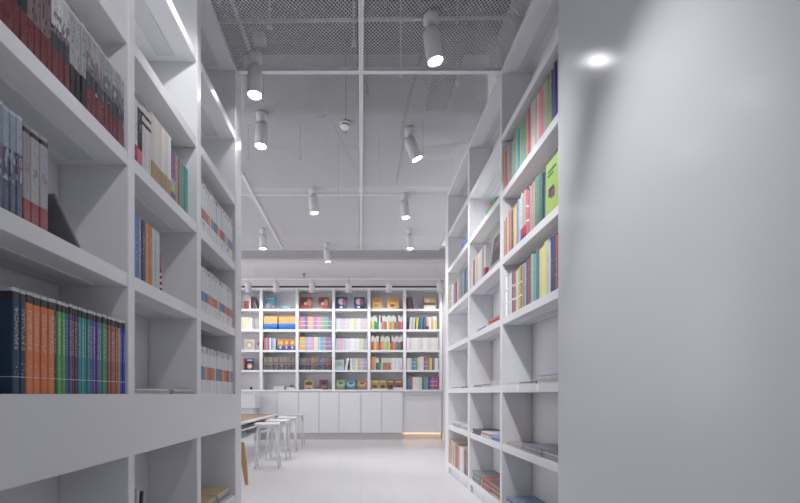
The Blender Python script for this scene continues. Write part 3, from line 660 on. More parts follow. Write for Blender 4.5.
def faceout(c, r, px0, px1, h, body, label, pics=(), t=0.03, lean=-0.12, inset=0.06, rounded=False, name='picture_book'):
    """a book standing with its front cover to the room; pics: ('ell'|'box', cy, cz, ry, rz, hex) in fractions of width/height"""
    w = fx(px1)-fx(px0)
    g = thing(name, label, 'book', (fx(px0), FY+inset, RZF[r]+0.0006+(t/2)*math.sin(abs(lean))), (0, lean, -PI/2), 'face-out books on the far bookcase')
    if rounded:
        b = MB(); k = 0.25
        poly = [(0, 0), (w, 0)] + [(w-w*k+w*k*math.cos(a), h-h*k+h*k*math.sin(a)) for a in [j*PI/12 for j in range(7)]] + [(w*k-w*k*math.sin(a), h-h*k+h*k*math.cos(a)) for a in [j*PI/12 for j in range(7)]]
        b.prism(poly, -t/2, t/2, axis='x'); o = b.build('cover', ST['cover'], g); o.color = hx(soft(body))
    else:
        cv, pg = ubook(t, h, w); o = cv.build('cover', ST['cover'], g); o.color = hx(soft(body)); pg.build('pages', M['paper'], g)
    for i, (kd, cy, cz, ry, rz_, col) in enumerate(pics):
        b = MB(); x0 = t/2+0.0003+0.0006*i
        if kd == 'ell': b.prism(ell(cy*w, cz*h, ry*w, rz_*h), x0, x0+0.0008, axis='x')
        else: b.box(x0, x0+0.0008, (cy-ry)*w, (cy+ry)*w, (cz-rz_)*h, (cz+rz_)*h)
        b.build('cover_picture' if kd == 'ell' else 'title_strip', cmat(col), o)
    return g
FT = 0.022
# column 0
frow(0, 1, 243.5, None, [(2, 'red and white book', ['a8343c', 'b04048'], 0.05, 0.27, 'two_tone'), (1, 'white book', 'd8d4d4', 0.04, 0.25, 'plain_dark'), (2, 'dark slate book', ['3c4450', '5c4c5c'], 0.035, 0.25, 'plain', -0.25)])
frow(0, 2, 240, 252, [(3, 'white book', ['e4e2dc', 'dcdcd8'], 0.03, 0.25, 'plain_dark'), (2, 'pale yellow book', 'dcd8a0', 0.03, 0.25, 'plain_dark'), (3, 'white book', 'e0dedc', 0.03, 0.24, 'plain_dark')])
faceout(0, 3, 243.5, 254, 0.22, 'c8bcae', 'tan face-out book with pale oval, middle shelf, far bookcase leftmost bay', [('ell', 0.5, 0.5, 0.36, 0.34, 'a89c94'), ('ell', 0.5, 0.45, 0.2, 0.2, 'd8d0c4')])
faceout(0, 3, 255.2, 259.2, 0.22, 'a8a090', 'narrow grey face-out book beside the divider, middle shelf, leftmost bay', [('ell', 0.5, 0.6, 0.3, 0.2, '7c7468')])
frow(0, 4, 242.8, 244.6, [(1, 'red book', 'b04a40', 0.036, 0.24, 'plain')])
faceout(0, 4, 245, 253, 0.235, '243468', 'navy face-out book with yellow disc, fourth shelf, far bookcase leftmost bay', [('ell', 0.5, 0.32, 0.32, 0.24, 'd8a868'), ('box', 0.5, 0.85, 0.38, 0.05, 'd8d0b8'), ('ell', 0.5, 0.3, 0.15, 0.12, 'e8dcc8')])
o = MB(); o.lathe([(0.0, 0), (0.025, 0.0), (0.03, 0.03), (0.015, 0.055), (0.0, 0.06)], n=14)
tag(o.build('ornament', M['dark'], loc=(fx(250.5), FY+0.06, 1.0146)), 'tiny dark round ornament alone on the bottom shelf, far bookcase', 'ornament')
# column 1
faceout(1, 1, 264, 275.5, 0.245, '2e7c94', 'teal face-out book with pink patch, top shelf, far bookcase second bay', [('ell', 0.55, 0.62, 0.36, 0.28, '4c9cb0'), ('ell', 0.3, 0.3, 0.16, 0.2, 'c47c8c'), ('ell', 0.78, 0.2, 0.16, 0.14, 'b4808c'), ('box', 0.5, 0.9, 0.4, 0.05, '8cc4cc')])
laid((0, FY, FZ[4]), 0, fx(285.5), [('blue book', '2c6c98', 0.03, 0.24, 'plain'), ('blue book', '4c94b8', 0.025, 0.22, 'plain')], 'the small flat pile, top shelf, far bookcase', 'flat books on the far bookcase', name='picture_book', cat='book')
frow(1, 2, 263.3, 277.2, [(9, 'orange and blue novel', 'e09048', 0.03, 0.265, 'orange_blue')]); 
frow(1, 2, 278.3, 295.3, [(12, 'orange and blue volume', 'e09048', 0.03, 0.265, 'orange_blue')])
frow(1, 3, 263.6, 275.5, [(1, 'orange-red book', 'cc6c50', 0.034, 0.255, 'plain'), (1, 'pale blue book', '8cb4d4', 0.034, 0.255, 'plain'), (1, 'red book', 'c05c5c', 0.034, 0.25, 'plain'), (1, 'white book', 'dcd8dc', 0.03, 0.25, 'plain_dark'), (1, 'sky blue book', '64a4d0', 0.03, 0.25, 'plain'), (2, 'pale lilac book', ['b4b4dc', 'c4cce0'], 0.03, 0.24, 'plain')])
for a, c2, nn in ((276.7, 283.5, 'first'), (283.7, 288.6, 'second'), (289.0, 295.0, 'third')):
    faceout(1, 3, a, c2, 0.225, 'c48444', 'orange face-out book with blue foot, %s of three, far bookcase second bay' % nn, [('box', 0.5, 0.17, 0.49, 0.17, '2c4ca8'), ('ell', 0.5, 0.66, 0.34, 0.16, 'dcb078'), ('ell', 0.5, 0.22, 0.2, 0.13, 'b8c0a0')], t=0.05)
frow(1, 4, 263.4, 295.3, [(1, 'mottled book', c, FT*1.5, 0.26, 'multi') for c in ('8c8c6c', '6c7c64', '4c7c5c', '8c7c8c', 'b48c8c', '5c5c84', '9c8468', '7c9c84', '4c4c6c', 'c4848c', '8c9c5c', '6c6484', 'b47c6c', '5c7c8c', '8c8474', '6c4c64', '947c54', '74687c')])
for a, c2, zz in ((273, 284, 2), (286.3, 294.6, 1)):
    laid((0, FY-0.005, FZ[0]), 0, fx((a+c2)/2), [('white boxed book', 'e0dee0', 0.022, fx(c2)-fx(a)-0.01, 'plain_dark') for q in range(zz+1)], 'the %s flat pile, bottom shelf, far bookcase second bay' % ('left' if zz == 2 else 'right'), 'flat books on the far bookcase', name='boxed_book', cat='book')
o = MB(); o.lathe([(0.0, 0), (0.04, 0.0), (0.045, 0.02), (0.02, 0.05), (0.0, 0.055)], n=14)
tag(o.build('ornament', cmat('5c564c'), loc=(fx(291), FY+0.08, FZ[0]+0.047)), 'small brown ornament on the flat white boxed books, far bookcase', 'ornament')
# column 2
for a, c2, nn in ((300.5, 312, 'left'), (318, 328.5, 'right')):
    faceout(2, 1, a, c2, 0.25, 'a04440', 'red face-out storybook, %s of two, top shelf, far bookcase third bay' % nn, [('ell', 0.3, 0.62, 0.26, 0.22, '6c3438'), ('ell', 0.74, 0.55, 0.22, 0.28, 'c48c60'), ('ell', 0.4, 0.45, 0.14, 0.14, 'd0b4a0'), ('box', 0.5, 0.13, 0.46, 0.10, 'b83c44')])
frow(2, 2, 298.8, 331.8, [(3, 'salmon-pink novel', 'd0858c', FT, 0.26, 'banded'), (2, 'mauve novel', 'a684b4', FT, 0.26, 'banded'), (2, 'violet novel', '7870b4', FT, 0.26, 'banded'), (5, 'peach novel', 'e0b090', FT, 0.26, 'banded'), (3, 'purple novel', 'a884c0', FT, 0.26, 'banded'), (4, 'pink novel', 'd494ac', FT, 0.26, 'banded'), (5, 'green novel', '80b494', FT, 0.26, 'banded'), (3, 'slate violet novel', '7c7cac', FT, 0.26, 'banded')])
frow(2, 3, 298.8, 331.8, [(5, 'yellow novel', 'dcb870', FT, 0.265, 'banded'), (2, 'lilac-blue novel', 'a4a8dc', FT, 0.265, 'banded'), (3, 'lilac novel', 'd0b8dc', FT, 0.265, 'banded'), (2, 'rose novel', 'e0a8b0', FT, 0.265, 'banded'), (3, 'cream novel', 'e4dcd8', FT, 0.265, 'banded'), (2, 'mint novel', 'a8d0d0', FT, 0.265, 'banded'), (4, 'sky blue novel', '88b4dc', FT, 0.265, 'banded'), (2, 'red-pink novel', 'cc7c84', FT, 0.265, 'banded'), (3, 'violet-grey novel', '8c84b8', FT, 0.265, 'banded')])
frow(2, 4, 298.8, 331.8, [(1, 'dark mottled novel', c, FT, 0.25, 'multi') for c in ('4c4c74', '3c3c6c', '6c5c7c', '5c6c5c', 'a4706c', '3c4c74', '6c7484', '4c6454', '5c5c74', 'd09078', 'c88068', '7c8c6c', '8c7c4c', '948c5c', '54648c', '4c5c94', '6c7cac', '9c7c84', '7c6c84', '5c4c74', '84647c', 'a05c4c', '8c5444', '6c4c54')])
faceout(2, 5, 304, 313, 0.20, 'b49068', 'tan face-out book with dark green patch, bottom shelf, third bay', [('ell', 0.5, 0.62, 0.42, 0.2, '4c5434'), ('box', 0.5, 0.28, 0.3, 0.12, 'c8a878'), ('ell', 0.5, 0.12, 0.18, 0.08, '5c4434')])
faceout(2, 5, 319, 328, 0.20, '6c4c5c', 'plum face-out book with dark oval, bottom shelf, far bookcase third bay', [('ell', 0.5, 0.68, 0.3, 0.16, '4c3444'), ('ell', 0.5, 0.28, 0.34, 0.14, '94785c')])
laid((0, FY-0.005, FZ[0]), 0, fx(314), [('white booklet', 'dcdadc', 0.012, 0.34, 'plain_dark')], 'front of the face-out books, bottom shelf, third bay', None, name='booklet', cat='book', d=0.05)
# column 3
for a, c2, nn in ((336, 347.3, 'left'), (354, 364.3, 'right')):
    faceout(3, 1, a, c2, 0.25, '34487c', 'blue face-out storybook, %s of two, top shelf, far bookcase fourth bay' % nn, [('ell', 0.48, 0.62, 0.3, 0.26, 'c8b8c0'), ('ell', 0.74, 0.6, 0.2, 0.26, '94588c'), ('ell', 0.3, 0.72, 0.12, 0.12, 'dcc898'), ('box', 0.5, 0.13, 0.46, 0.11, '283868'), ('ell', 0.45, 0.16, 0.14, 0.1, 'd0d4e0')])
frow(3, 2, 335.2, 367.3, [(1, '%s novel' % n, c, FT, 0.225, 'banded') for n, c in zip(['pale blue']*6+['peach']*2+['lilac']*2+['pale blue']*2+['cream']*3+['mint']+['lime']*2+['pale pink']*4+['grey-pink']*6, ['b8c4dc']*6+['e0bca4']*2+['c8bcdc']*2+['b4d4e0']*2+['e4dccc']*3+['c8e0d8']+['c8d494']*2+['e0ccd0']*4+['c8bcc4']*6)])
frow(3, 3, 335.2, 367.3, [(1, '%s novel' % n, c, FT, 0.235, 'banded') for n, c in zip(['lilac']*3+['pink']*3+['pale lilac']*5+['white']*10+['pale yellow']*4+['pale blue']*3, ['bcbcdc']*3+['dcb0bc']*3+['d0d0e4']*5+['e4e4ec']*10+['dcdcac']*4+['b0b4d4']*3)])
faceout(3, 4, 335, 344, 0.21, 'a8c0b4', 'pale green face-out book, fourth shelf, far bookcase fourth bay', [('ell', 0.5, 0.6, 0.36, 0.22, '8ca498'), ('box', 0.5, 0.14, 0.46, 0.1, 'a4bcdc')])
frow(3, 4, 344.5, None, [(2, 'white leaning novel', 'dcdcdc', 0.024, 0.24, 'plain_dark', 0.18)])
frow(3, 4, 350, 367.2, [(1, '%s volume' % n, c, FT, 0.235, 'banded') for n, c in zip(['white']*2+['pale teal']*3+['cream']*2+['peach']*3+['lilac']*3+['grey-lilac']*3, ['e0e0e0']*2+['b0ccc8']*3+['dcd8cc']*2+['dcb4a0']*3+['b8b8d4']*3+['a8a8c8']*3)])
for a, c2, col, nn in ((335.5, 345.5, '7c9470', 'green'), (346, 356, '4c7c94', 'blue'), (357, 367.5, '9c7860', 'brown')):
    faceout(3, 5, a, c2, 0.20, col, '%s rounded face-out board book, bottom shelf, far bookcase fourth bay' % nn, [('ell', 0.5, 0.55, 0.42, 0.3, {'green': 'a8b48c', 'blue': '94b4bc', 'brown': 'c0a484'}[nn]), ('ell', 0.5, 0.65, 0.24, 0.14, {'green': '4c7c4c', 'blue': '2c6c94', 'brown': 'a4503c'}[nn])], rounded=True, t=0.05, name='board_book')
for px_, nn in ((345.5, 'left'), (356.5, 'right')):
    b = MB(); b.tube([(0, -0.01, 0.004), (0, -0.008, 0.07), (0, 0.008, 0.03)], 0.009, 8); b.box(-0.025, 0.025, -0.018, 0.018, 0, 0.008)
    tag(b.build('book_stand', M['dark'], loc=(fx(px_), FY+0.01, FZ[0]+0.0005)), 'small black stand before the board books, bottom shelf, %s one' % nn, 'stand')
# column 4
for a, c2, nn in ((372, 382, 'left'), (387, 399, 'right')):
    faceout(4, 1, a, c2, 0.225, 'dca050', 'orange-yellow rounded face-out book, %s of two, top shelf, fifth bay' % nn, [('ell', 0.5, 0.75, 0.4, 0.12, 'c88c3c'), ('ell', 0.45, 0.3, 0.2, 0.14, 'b8884c' if nn == 'left' else '7c5434'), ('ell', 0.5, 0.5, 0.3, 0.08, 'e4b468')], rounded=True, t=0.06, name='board_book')
V2 = [('yellow', 'd8c040'), ('yellow', 'dcc860'), ('teal', '208c90'), ('teal', '2c9494'), ('green', '4c9c54'), ('white', 'dcdcdc'), ('grey', 'a8acac'), ('coral', 'dc7460'), ('pink-red', 'd45c64'), ('teal', '2c949c'), ('pale yellow', 'dcd488'), ('peach', 'e4a884'), ('orange', 'd87c4c'), ('lime', '94c450'), ('grey-green', '9cac8c'), ('red', 'cc4858'), ('grey', '8c8c88'), ('brown', '94705c'), ('rose red', 'd04c60'), ('rose', 'd86474')]
frow(4, 2, 371, 402.9, [(1, '%s two-tone novel' % n, c, 0.03, 0.25 + 0.02*(i % 3), 'two_tone_dark' if i in (4, 6, 16) else 'two_tone') for i, (n, c) in enumerate(V2)])
V3 = [('red', 'c4584c'), ('coral', 'd06c58'), ('yellow', 'e0c468'), ('peach', 'dc9c70'), ('orange', 'd07048'), ('brown', '7c5c44'), ('salmon', 'e08c7c'), ('salmon', 'dc8478'), ('lime', 'b4d468'), ('pale green', 'a4d090'), ('green', '80c070'), ('yellow', 'e0d474'), ('olive', '8c7c40'), ('orange-red', 'd86c50'), ('coral', 'e07c64'), ('red', 'cc6450'), ('teal', '2c94a0'), ('teal', '3c8c94'), ('brown', '94604c'), ('maroon', '743c38')]
frow(4, 3, 371, 402.9, [(1, '%s two-tone novel' % n, c, 0.03, 0.25 + 0.02*((i+1) % 3), 'two_tone_dark' if i in (5, 12) else 'two_tone') for i, (n, c) in enumerate(V3)])
V4 = [('orange', 'd8885c', 'plain'), ('orange', 'dc946c', 'plain'), ('peach', 'd8a078', 'plain'), ('blue-footed', '2c5c9c', 'two_tone'), ('green-footed', '2c8c5c', 'two_tone'), ('olive', '8c8c54', 'two_tone_dark'), ('grey', 'bcb8b0', 'two_tone'), ('green-footed', '4c9c70', 'two_tone'), ('red-footed', 'c84c58', 'two_tone'), ('lime-footed', '84bc5c', 'two_tone'), ('pink-footed', 'd05c6c', 'two_tone'), ('rose-footed', 'd86c74', 'two_tone')]
frow(4, 4, 371, 402.9, [(1, '%s novel' % n, c, 0.032, 0.265 if i < 3 else 0.245, st) for i, (n, c, st) in enumerate(V4)] + [(7, 'white novel with grey line', 'dcdae0', 0.032, 0.245, 'banded')])
for a, c2, col, p, nn in ((371, 379, 'b49454', '6c542c', 'first'), (379.5, 386.5, 'ac8c4c', '4c4034', 'second'), (387.3, 394.3, '846044', '3c2c28', 'third'), (395, 402.8, '8c5c48', '6c3c34', 'fourth')):
    faceout(4, 5, a, c2, 0.20, col, 'brown-gold face-out book, %s of four, bottom shelf, far bookcase fifth bay' % nn, [('ell', 0.5, 0.3, 0.3, 0.18, p), ('box', 0.5, 0.8, 0.4, 0.08, 'c8b080')])
laid((0, FY-0.005, FZ[0]), 0, fx(380), [('white booklet', 'dcdadc', 0.018, 0.32, 'plain_dark')], 'front of gold face-out books, bottom shelf, fifth bay', None, name='booklet', cat='book', d=0.05)
laid((0, FY-0.005, FZ[0]), 0, fx(398), [('white booklet', 'dcdadc', 0.022, 0.2, 'plain_dark'), ('white booklet', 'd4d2d4', 0.022, 0.2, 'plain_dark')], 'the small pile, bottom shelf, far bookcase fifth bay', 'flat books on the far bookcase', name='booklet', cat='book', d=0.05)
# column 5
frow(5, 1, 406.8, None, [(3, 'plum leaning book', ['6c3c60', '84506c', '5c3450'], 0.036, 0.235, 'plain', -0.14)])
faceout(5, 1, 423.5, 436, 0.24, 'c8b468', 'yellow face-out book with plum stripe, top shelf, far bookcase rightmost bay', [('box', 0.5, 0.45, 0.48, 0.12, '7c3858'), ('ell', 0.35, 0.72, 0.2, 0.14, 'dcd0a0'), ('box', 0.5, 0.15, 0.48, 0.14, 'd4c8c4'), ('box', 0.03, 0.5, 0.03, 0.49, '6c3450')])
frow(5, 2, 407, 431, [(1, 'black leaning book', '404048', 0.024, 0.26, 'plain', 0.08), (5, 'white leaning book', ['c0c0c4', 'd0d0d2', 'b4b4b8'], 0.03, 0.25, 'plain_dark', 0.08), (2, 'yellow leaning book', ['d0bc60', 'dcc878'], 0.03, 0.25, 'plain', 0.08), (1, 'green leaning book', '3c8c64', 0.03, 0.255, 'plain', 0.08), (1, 'sky blue leaning book', '6ca4cc', 0.026, 0.26, 'plain', 0.08), (2, 'blue leaning book', ['3464b0', '4474bc'], 0.03, 0.255, 'plain', 0.08),
    (2, 'tan book with red foot', ['d0a868', 'dcb880'], 0.036, 0.26, 'red_foot'), (2, 'white book', 'dcdcdc', 0.034, 0.255, 'plain_dark'), (1, 'plum book', '7c4c5c', 0.02, 0.25, 'plain'), (3, 'yellow and white book', ['dcc870', 'e4d48c', 'd8c470'], 0.04, 0.27, 'two_tone')])
frow(5, 3, 406.6, 439, [(14, 'white novel with faint title', 'e2e0de', 0.045, 0.25, 'plain_dark')])
frow(5, 4, 406.6, 439, [(2, 'white book', 'd8d4d8', 0.04, 0.24, 'plain_dark'), (1, 'pale yellow book', 'd4c898', 0.03, 0.235, 'plain'), (2, 'blue-banded book', ['4c7cb4', '6c94b8'], 0.04, 0.25, 'banded'), (1, 'olive green book', '94a448', 0.036, 0.25, 'plain'), (1, 'white book', 'dcdcdc', 0.04, 0.25, 'plain_dark'), (2, 'tall white book', ['d8d8dc', 'e0dee0'], 0.042, 0.27, 'plain_dark'), (2, 'pink-banded book', ['b0607c', 'c47c90'], 0.04, 0.245, 'banded'), (1, 'green book', '6c9c7c', 0.03, 0.24, 'plain'), (2, 'yellow book', ['d8bc5c', 'dccc7c'], 0.03, 0.24, 'plain'), (1, 'red book', 'b8605c', 0.028, 0.24, 'plain'), (1, 'blue book', '6c8cb4', 0.03, 0.24, 'plain'), (2, 'white book', 'e0e0e0', 0.04, 0.24, 'plain_dark')])
frow(5, 5, 406.6, 439, [(2, 'teal hardback', ['2c7c90', '34889c'], 0.036, 0.285, 'plain'), (2, 'red hardback', ['b8505c', 'a46470'], 0.034, 0.27, 'plain'), (3, 'white hardback', ['dcdcdc', 'd0d4d4', 'd8d8d0'], 0.044, 0.255, 'plain_dark'), (2, 'pale grey hardback', ['ccd0d0', 'd4d0cc'], 0.04, 0.25, 'plain_dark'), (1, 'dark hardback', '54545c', 0.036, 0.25, 'plain'), (3, 'grey-teal hardback', ['6ca0a8', '5c94a0', '74a4ac'], 0.034, 0.25, 'plain'), (1, 'navy hardback', '3c3c6c', 0.036, 0.25, 'plain'), (5, 'purple hardback', ['8c4c94', 'a05ca0', 'b46c9c', '94508c', 'a4609c'], 0.034, 0.255, 'banded'), (1, 'red hardback', 'b84c54', 0.034, 0.255, 'plain')], name='hardback')

# ------------------------------------------------------------------ table, stools, chair
t = thing('table', 'long low white table with walnut top beside the stools', 'table', (-1.9, 6.45, 0))
b = MB(); b.box(-0.42, 0.38, -1.5, 1.5, 0.552, 0.575, 0.003); b.build('tabletop', M['woodtop'], t)
b = MB()
for a in ((0.38, 0.45, -1.57, 1.57), (-0.49, -0.42, -1.57, 1.57), (-0.42, 0.38, 1.5, 1.57), (-0.42, 0.38, -1.57, -1.5)): b.box(a[0], a[1], a[2], a[3], 0.548, 0.573, 0.003)
b.build('rim', M['stool'], t)
boxobj('shelf', M['stool'], -0.49, 0.45, -1.57, 1.57, 0.468, 0.488, t, 0.003)
boxobj('shelf', M['stool'], -0.49, 0.45, -1.57, 1.57, 0.36, 0.38, t, 0.003)
for sx in (-0.45, 0.41):
    for sy in (-1.53, 1.53): boxobj('leg', M['stool'], sx-0.025, sx+0.025, sy-0.025, sy+0.025, 0, 0.55, t, 0.003)
for k, (y, z, c, nn) in enumerate(((5.15, 0.488, '2c4450', 'dark teal magazine in the upper slot of table, near end'), (5.62, 0.488, '54707c', 'slate blue magazine in the upper slot of table, second along'), (6.2, 0.488, '2c343c', 'black magazine in the upper slot of table, third along'))):
    laid((-1.47, 0, z), PI/2, y, [(nn, c, 0.03, 0.32, 'plain')], '', None, name='magazine', cat='magazine', d=0.24)
for k, (y, c, nn) in enumerate(((5.15, '5c9490', 'teal book in the lower table slot, near end'), (5.6, '6a9c9c', 'pale teal book in the lower table slot, second along'))):
    laid((-1.47, 0, 0.38), PI/2, y, [(nn, c, 0.06, 0.36, 'plain')], '', None, name='picture_book', cat='book', d=0.24)
for o in COL.objects:
    if o.get('label', '').endswith(' in '): o['label'] = o['label'][:-4]

def stool(x, y, rz, label):
    t = thing('stool', label, 'stool', (x, y, 0), (0, 0, rz), 'white stools along the table')
    b = MB(); b.box(-0.15, 0.15, -0.15, 0.15, 0.535, 0.56, 0.008); b.build('seat', M['stool'], t)
    b = MB(); b.box(-0.11, 0.11, -0.118, -0.098, 0.50, 0.535); b.box(-0.11, 0.11, 0.098, 0.118, 0.50, 0.535); b.box(-0.118, -0.098, -0.11, 0.11, 0.50, 0.535); b.box(0.098, 0.118, -0.11, 0.11, 0.50, 0.535)
    b.build('apron', M['stool'], t)
    for sx in (-1, 1):
        for sy in (-1, 1):
            b = MB(); b.tube([(sx*0.108, sy*0.108, 0.53), (sx*0.145, sy*0.145, 0.001)], [0.017, 0.012], 10); b.build('leg', M['stool'], t)
for (y, rz, nm) in ((5.72, 0.10, 'nearest of the four by the table'), (6.44, -0.05, 'second nearest of the four by the table'), (7.25, 0.08, 'third nearest of the four by the table'), (8.15, 0.0, 'farthest of the four by the table')):
    stool(-1.185, y, rz, 'white square-seated metal stool with splayed legs, ' + nm)

t = thing('chair', 'wooden-legged chair with white seat mostly hidden behind the left bookcase', 'chair', (-1.40, 4.36, 0))
b = MB(); b.box(-0.21, 0.21, -0.21, 0.21, 0.435, 0.47, 0.012); b.build('seat', M['stool'], t)
for sx in (-1, 1):
    for sy in (-1, 1):
        b = MB(); c0 = Vector((sx*0.195, sy*0.19, 0.436)); c1 = Vector((sx*0.235, sy*0.225, 0.0))
        rings = []
        for k, w in ((0.0, 0.020), (0.35, 0.022), (0.36, 0.026), (0.55, 0.023), (1.0, 0.013)):
            p = c0.lerp(c1, k); rings.append([(p.x-w, p.y-w, p.z), (p.x-w, p.y+w, p.z), (p.x+w, p.y+w, p.z), (p.x+w, p.y-w, p.z)])
        b.loft([list(r) for r in rings]); b.build('leg', M['wood'], t)
b = MB(); b.box(-0.21, -0.185, -0.2, 0.2, 0.60, 0.82, 0.01); b.build('backrest', M['stool'], t)
for sy in (-0.17, 0.17):
    b = MB(); b.tube([(-0.19, sy, 0.45), (-0.2, sy, 0.64)], 0.012, 8); b.build('back_post', M['wood'], t)

# ------------------------------------------------------------------ lights and ceiling fittings
ZM = 3.296
def spotlight(x, y, aim, label, energy, cone=95, blend=0.9, zt=ZM, r=0.052, L=0.20, visible=True, temp='ffffff', group='track spotlights under the mesh ceiling', shadow=0.035):
    t = thing('spotlight', label, 'spotlight', (x, y, zt), group=group)
    b = MB(); b.lathe([(0.048, 0.0), (0.05, -0.012), (0.048, -0.045), (0.038, -0.062), (0.0, -0.066)], n=24); b.build('mount', M['lamp'], t)
    d = (Vector(aim) - Vector((x, y, zt-0.2))).normalized()
    side = d.cross(Vector((0, 0, 1)))
    side = side.normalized() if side.length > 1e-3 else Vector((1, 0, 0))
    piv = Vector((0, 0, -0.115))
    b = MB(); b.tube([(0, 0, -0.06), (0, 0, -0.085), tuple(piv)], 0.013, 10); b.tube([piv - side*0.028, piv + side*0.028], 0.02, 12); b.build('knuckle', M['lamp'], t)
    c0 = piv - d*0.03 + Vector((0, 0, -0.0)); 
    b = MB(); b.lathe([(0.0, 0.0), (r*0.82, 0.002), (r, 0.03), (r, L), (r*0.93, L), (r*0.9, L-0.022), (0.0, L-0.022)], tuple(c0), d, n=28, cap=False); hs = b.build('housing', M['lamp'], t)
    b = MB(); b.lathe([(r*0.80, L-0.0215), (r*0.78, L-0.012), (0.0, L-0.009)], tuple(c0), d, n=24); b.build('lens', M['lens'], hs)
    ld = bpy.data.lights.new('spot_beam', 'SPOT'); ld.energy = energy; ld.spot_size = math.radians(cone); ld.spot_blend = blend
    ld.shadow_soft_size = shadow; ld.color = hx(temp)[:3]
    lo = bpy.data.objects.new('spot_beam', ld); COL.objects.link(lo); lo.parent = t
    lo.location = c0 + d*(L+0.004); lo.rotation_euler = d.to_track_quat('-Z', 'Y').to_euler()
    return t
E = 32
spotlight(-0.74, 3.15, (-0.77, 3.11, 1.5), 'white track spotlight nearest on the left, beside the left bookcase', 8)
spotlight(-0.836, 3.80, (-0.93, 3.76, 1.6), 'white track spotlight second on the left, beyond the bookcase end', E)
spotlight(0.44, 2.82, (0.64, 2.88, 1.9), 'white track spotlight nearest on the right, large in view', E)
spotlight(0.4375, 4.02, (1.02, 4.1, 1.7), 'white track spotlight second on the right, beside curling hose', E)
spotlight(-0.556, 5.2, (-0.46, 5.2, 2.0), 'white track spotlight left of the centre bar, middle distance', E)
spotlight(0.52, 5.34, (0.62, 5.3, 1.6), 'white track spotlight right of centre bar, middle distance, aimed at right bookcase', 45)
spotlight(-1.41, 6.48, (-1.41, 6.45, 0), 'white track spotlight over the stools, hanging at far left', 75, 56)
spotlight(-0.54, 7.1, (-0.2, 7.4, 0), 'white track spotlight farthest, nearest the grey soffit strip', E)
spotlight(0.705, 6.48, (0.72, 6.5, 0), 'white track spotlight shining straight down at far right', 70, 60)
# the same two rows carry on over the camera, then come added fill lamps
spotlight(-0.02, 1.42, (0.98, 1.52, 1.22), 'white track spotlight over the camera, aimed at the glossy wall', 74, 50, 1.0)
spotlight(-0.30, 1.9, (-0.95, 2.15, 2.6), 'white track spotlight over the camera, aimed at the left bookcase', 20, 70, 0.6)
spotlight(0.12, 1.14, (1.06, 3.5, 1.2), 'white track spotlight over the camera, aimed at the right bookcase', 105, 46)
spotlight(0.20, 0.6, (-1.0, 1.65, 1.95), 'added white fill spotlight behind the camera, aimed along the left bookcase', 26, 56)  # unseen fill, added to lift the upper left bookcase
spotlight(-0.55, -0.9, (-0.55, -0.85, 0), 'added white fill spotlight behind the camera, left row, shining straight down', 60, 60)  # this and the next two are added to bounce light onto the ceiling
spotlight(0.40, -0.9, (0.40, -0.85, 0), 'added white fill spotlight behind the camera, right row, shining straight down', 60, 60)
spotlight(-2.4, -0.9, (-2.4, -0.85, 0), 'added white fill spotlight behind the camera, outer left row, shining straight down', 60, 60)
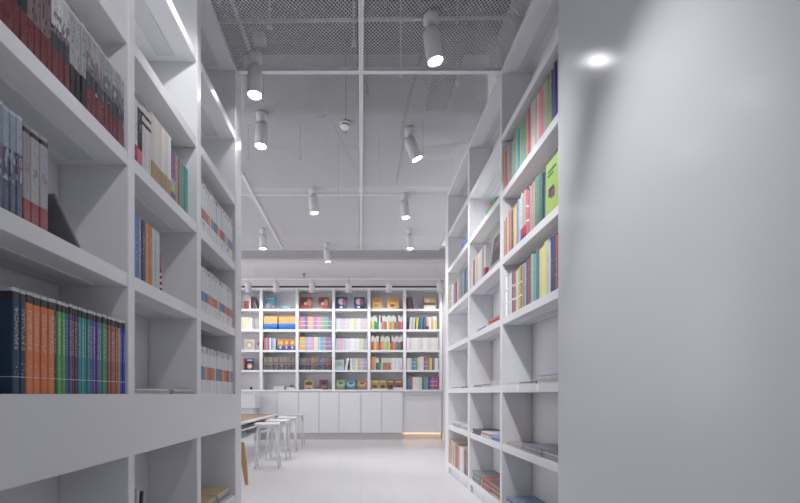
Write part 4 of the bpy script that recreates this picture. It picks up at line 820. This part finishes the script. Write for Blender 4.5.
# track before the far bookcase
t = thing('light_rail', 'thin white suspended lighting rail before the far bookcase', 'rail', (-0.9, 8.45, 3.085))
boxobj('rail', M['frame'], -2.6, 2.52, -0.012, 0.012, -0.012, 0.012, t)
for x in (-2.2, -1.1, 0.1, 1.2, 2.3):
    b = MB(); b.tube([(x, 0, 0.012), (x, 0, 0.165)], 0.004, 6); b.build('hanger', M['frame'], t)
for k, px_ in enumerate((248, 276, 312, 348.6, 389, 440)):
    x = (px_-361)*8.45/450
    t = thing('rail_lamp', 'white cylinder lamp on the far rail, %s from left' % ordw(k+1), 'lamp', (x, 8.45, 3.073), group='cylinder lamps before the far bookcase')
    b = MB(); b.lathe([(0.018, 0), (0.02, -0.03), (0.012, -0.04), (0.012, -0.06)], n=12); b.build('mount', M['lamp'], t)
    d = Vector((0, 0.30, -1)).normalized(); c0 = Vector((0, -0.005, -0.05))
    b = MB(); b.lathe([(0.0, 0), (0.05, 0.002), (0.058, 0.02), (0.058, 0.185), (0.053, 0.185), (0.051, 0.165), (0, 0.165)], tuple(c0), d, n=20, cap=False); hs = b.build('housing', M['lamp'], t)
    b = MB(); b.lathe([(0.05, 0.167), (0.045, 0.172), (0, 0.173)], tuple(c0), d, n=18); b.build('lens', M['lens'], hs)
    ld = bpy.data.lights.new('rail_beam', 'SPOT'); ld.energy = 15; ld.spot_size = math.radians(110); ld.spot_blend = 0.8; ld.shadow_soft_size = 0.04
    lo = bpy.data.objects.new('rail_beam', ld); COL.objects.link(lo); lo.parent = t; lo.location = c0 + d*0.19
    lo.rotation_euler = Vector((0, 0.66, -0.75)).to_track_quat('-Z', 'Y').to_euler()
# smoke detector
t = thing('smoke_detector', 'round white smoke detector under the mesh left of the centre bar', 'smoke detector', (-0.14, 3.94, 3.296))
b = MB(); b.lathe([(0.05, 0), (0.052, -0.012), (0.05, -0.02)], n=24); b.build('base', M['detector'], t)
b = MB(); b.lathe([(0.046, -0.02), (0.046, -0.03), (0.032, -0.047), (0.0, -0.05)], n=24); b.build('cap', M['detector'], t)
b = MB(); b.lathe([(0.0465, -0.026), (0.0475, -0.029), (0.0465, -0.032)], n=24, cap=False); b.build('vent_ring', M['dark'], t)
# sprinkler head
yS = 8.45
t = thing('sprinkler', 'small dark sprinkler head hanging from the white soffit', 'sprinkler', ((304-361)*8.7/450, 8.7, 3.25))
b = MB(); b.lathe([(0.03, 0), (0.03, -0.008), (0.012, -0.012), (0.012, -0.05), (0.0, -0.052)], n=14); b.build('body', M['tray'], t)
b = MB(); b.lathe([(0.0, -0.085), (0.026, -0.085), (0.026, -0.09), (0.0, -0.09)], n=14); b.tube([(0.012, 0, -0.05), (0.016, 0, -0.087)], 0.004, 6); b.tube([(-0.012, 0, -0.05), (-0.016, 0, -0.087)], 0.004, 6); b.build('deflector', M['tray'], t)

# ------------------------------------------------------------------ world, camera, view
w = bpy.data.worlds.new('World'); scene.world = w; w.use_nodes = True
bg = w.node_tree.nodes['Background']; bg.inputs['Color'].default_value = (0.99, 0.975, 0.99, 1); bg.inputs['Strength'].default_value = 1.35
cam = bpy.data.cameras.new('camera'); co = bpy.data.objects.new('camera', cam); COL.objects.link(co)
co.location = (0, 0, EYE); co.rotation_euler = (PI/2, 0, 0)
cam.sensor_width = 36.0; cam.sensor_fit = 'HORIZONTAL'; cam.lens = 450/800*36.0
cam.shift_x = (400-361)/800.0; cam.shift_y = (394-251.5)/800.0
cam.clip_start = 0.05
scene.camera = co
vs = scene.view_settings
vs.view_transform = 'Standard'; vs.look = 'None'; vs.exposure = 0.5; vs.gamma = 1.0
try: vs.use_curve_mapping = False
except Exception: pass
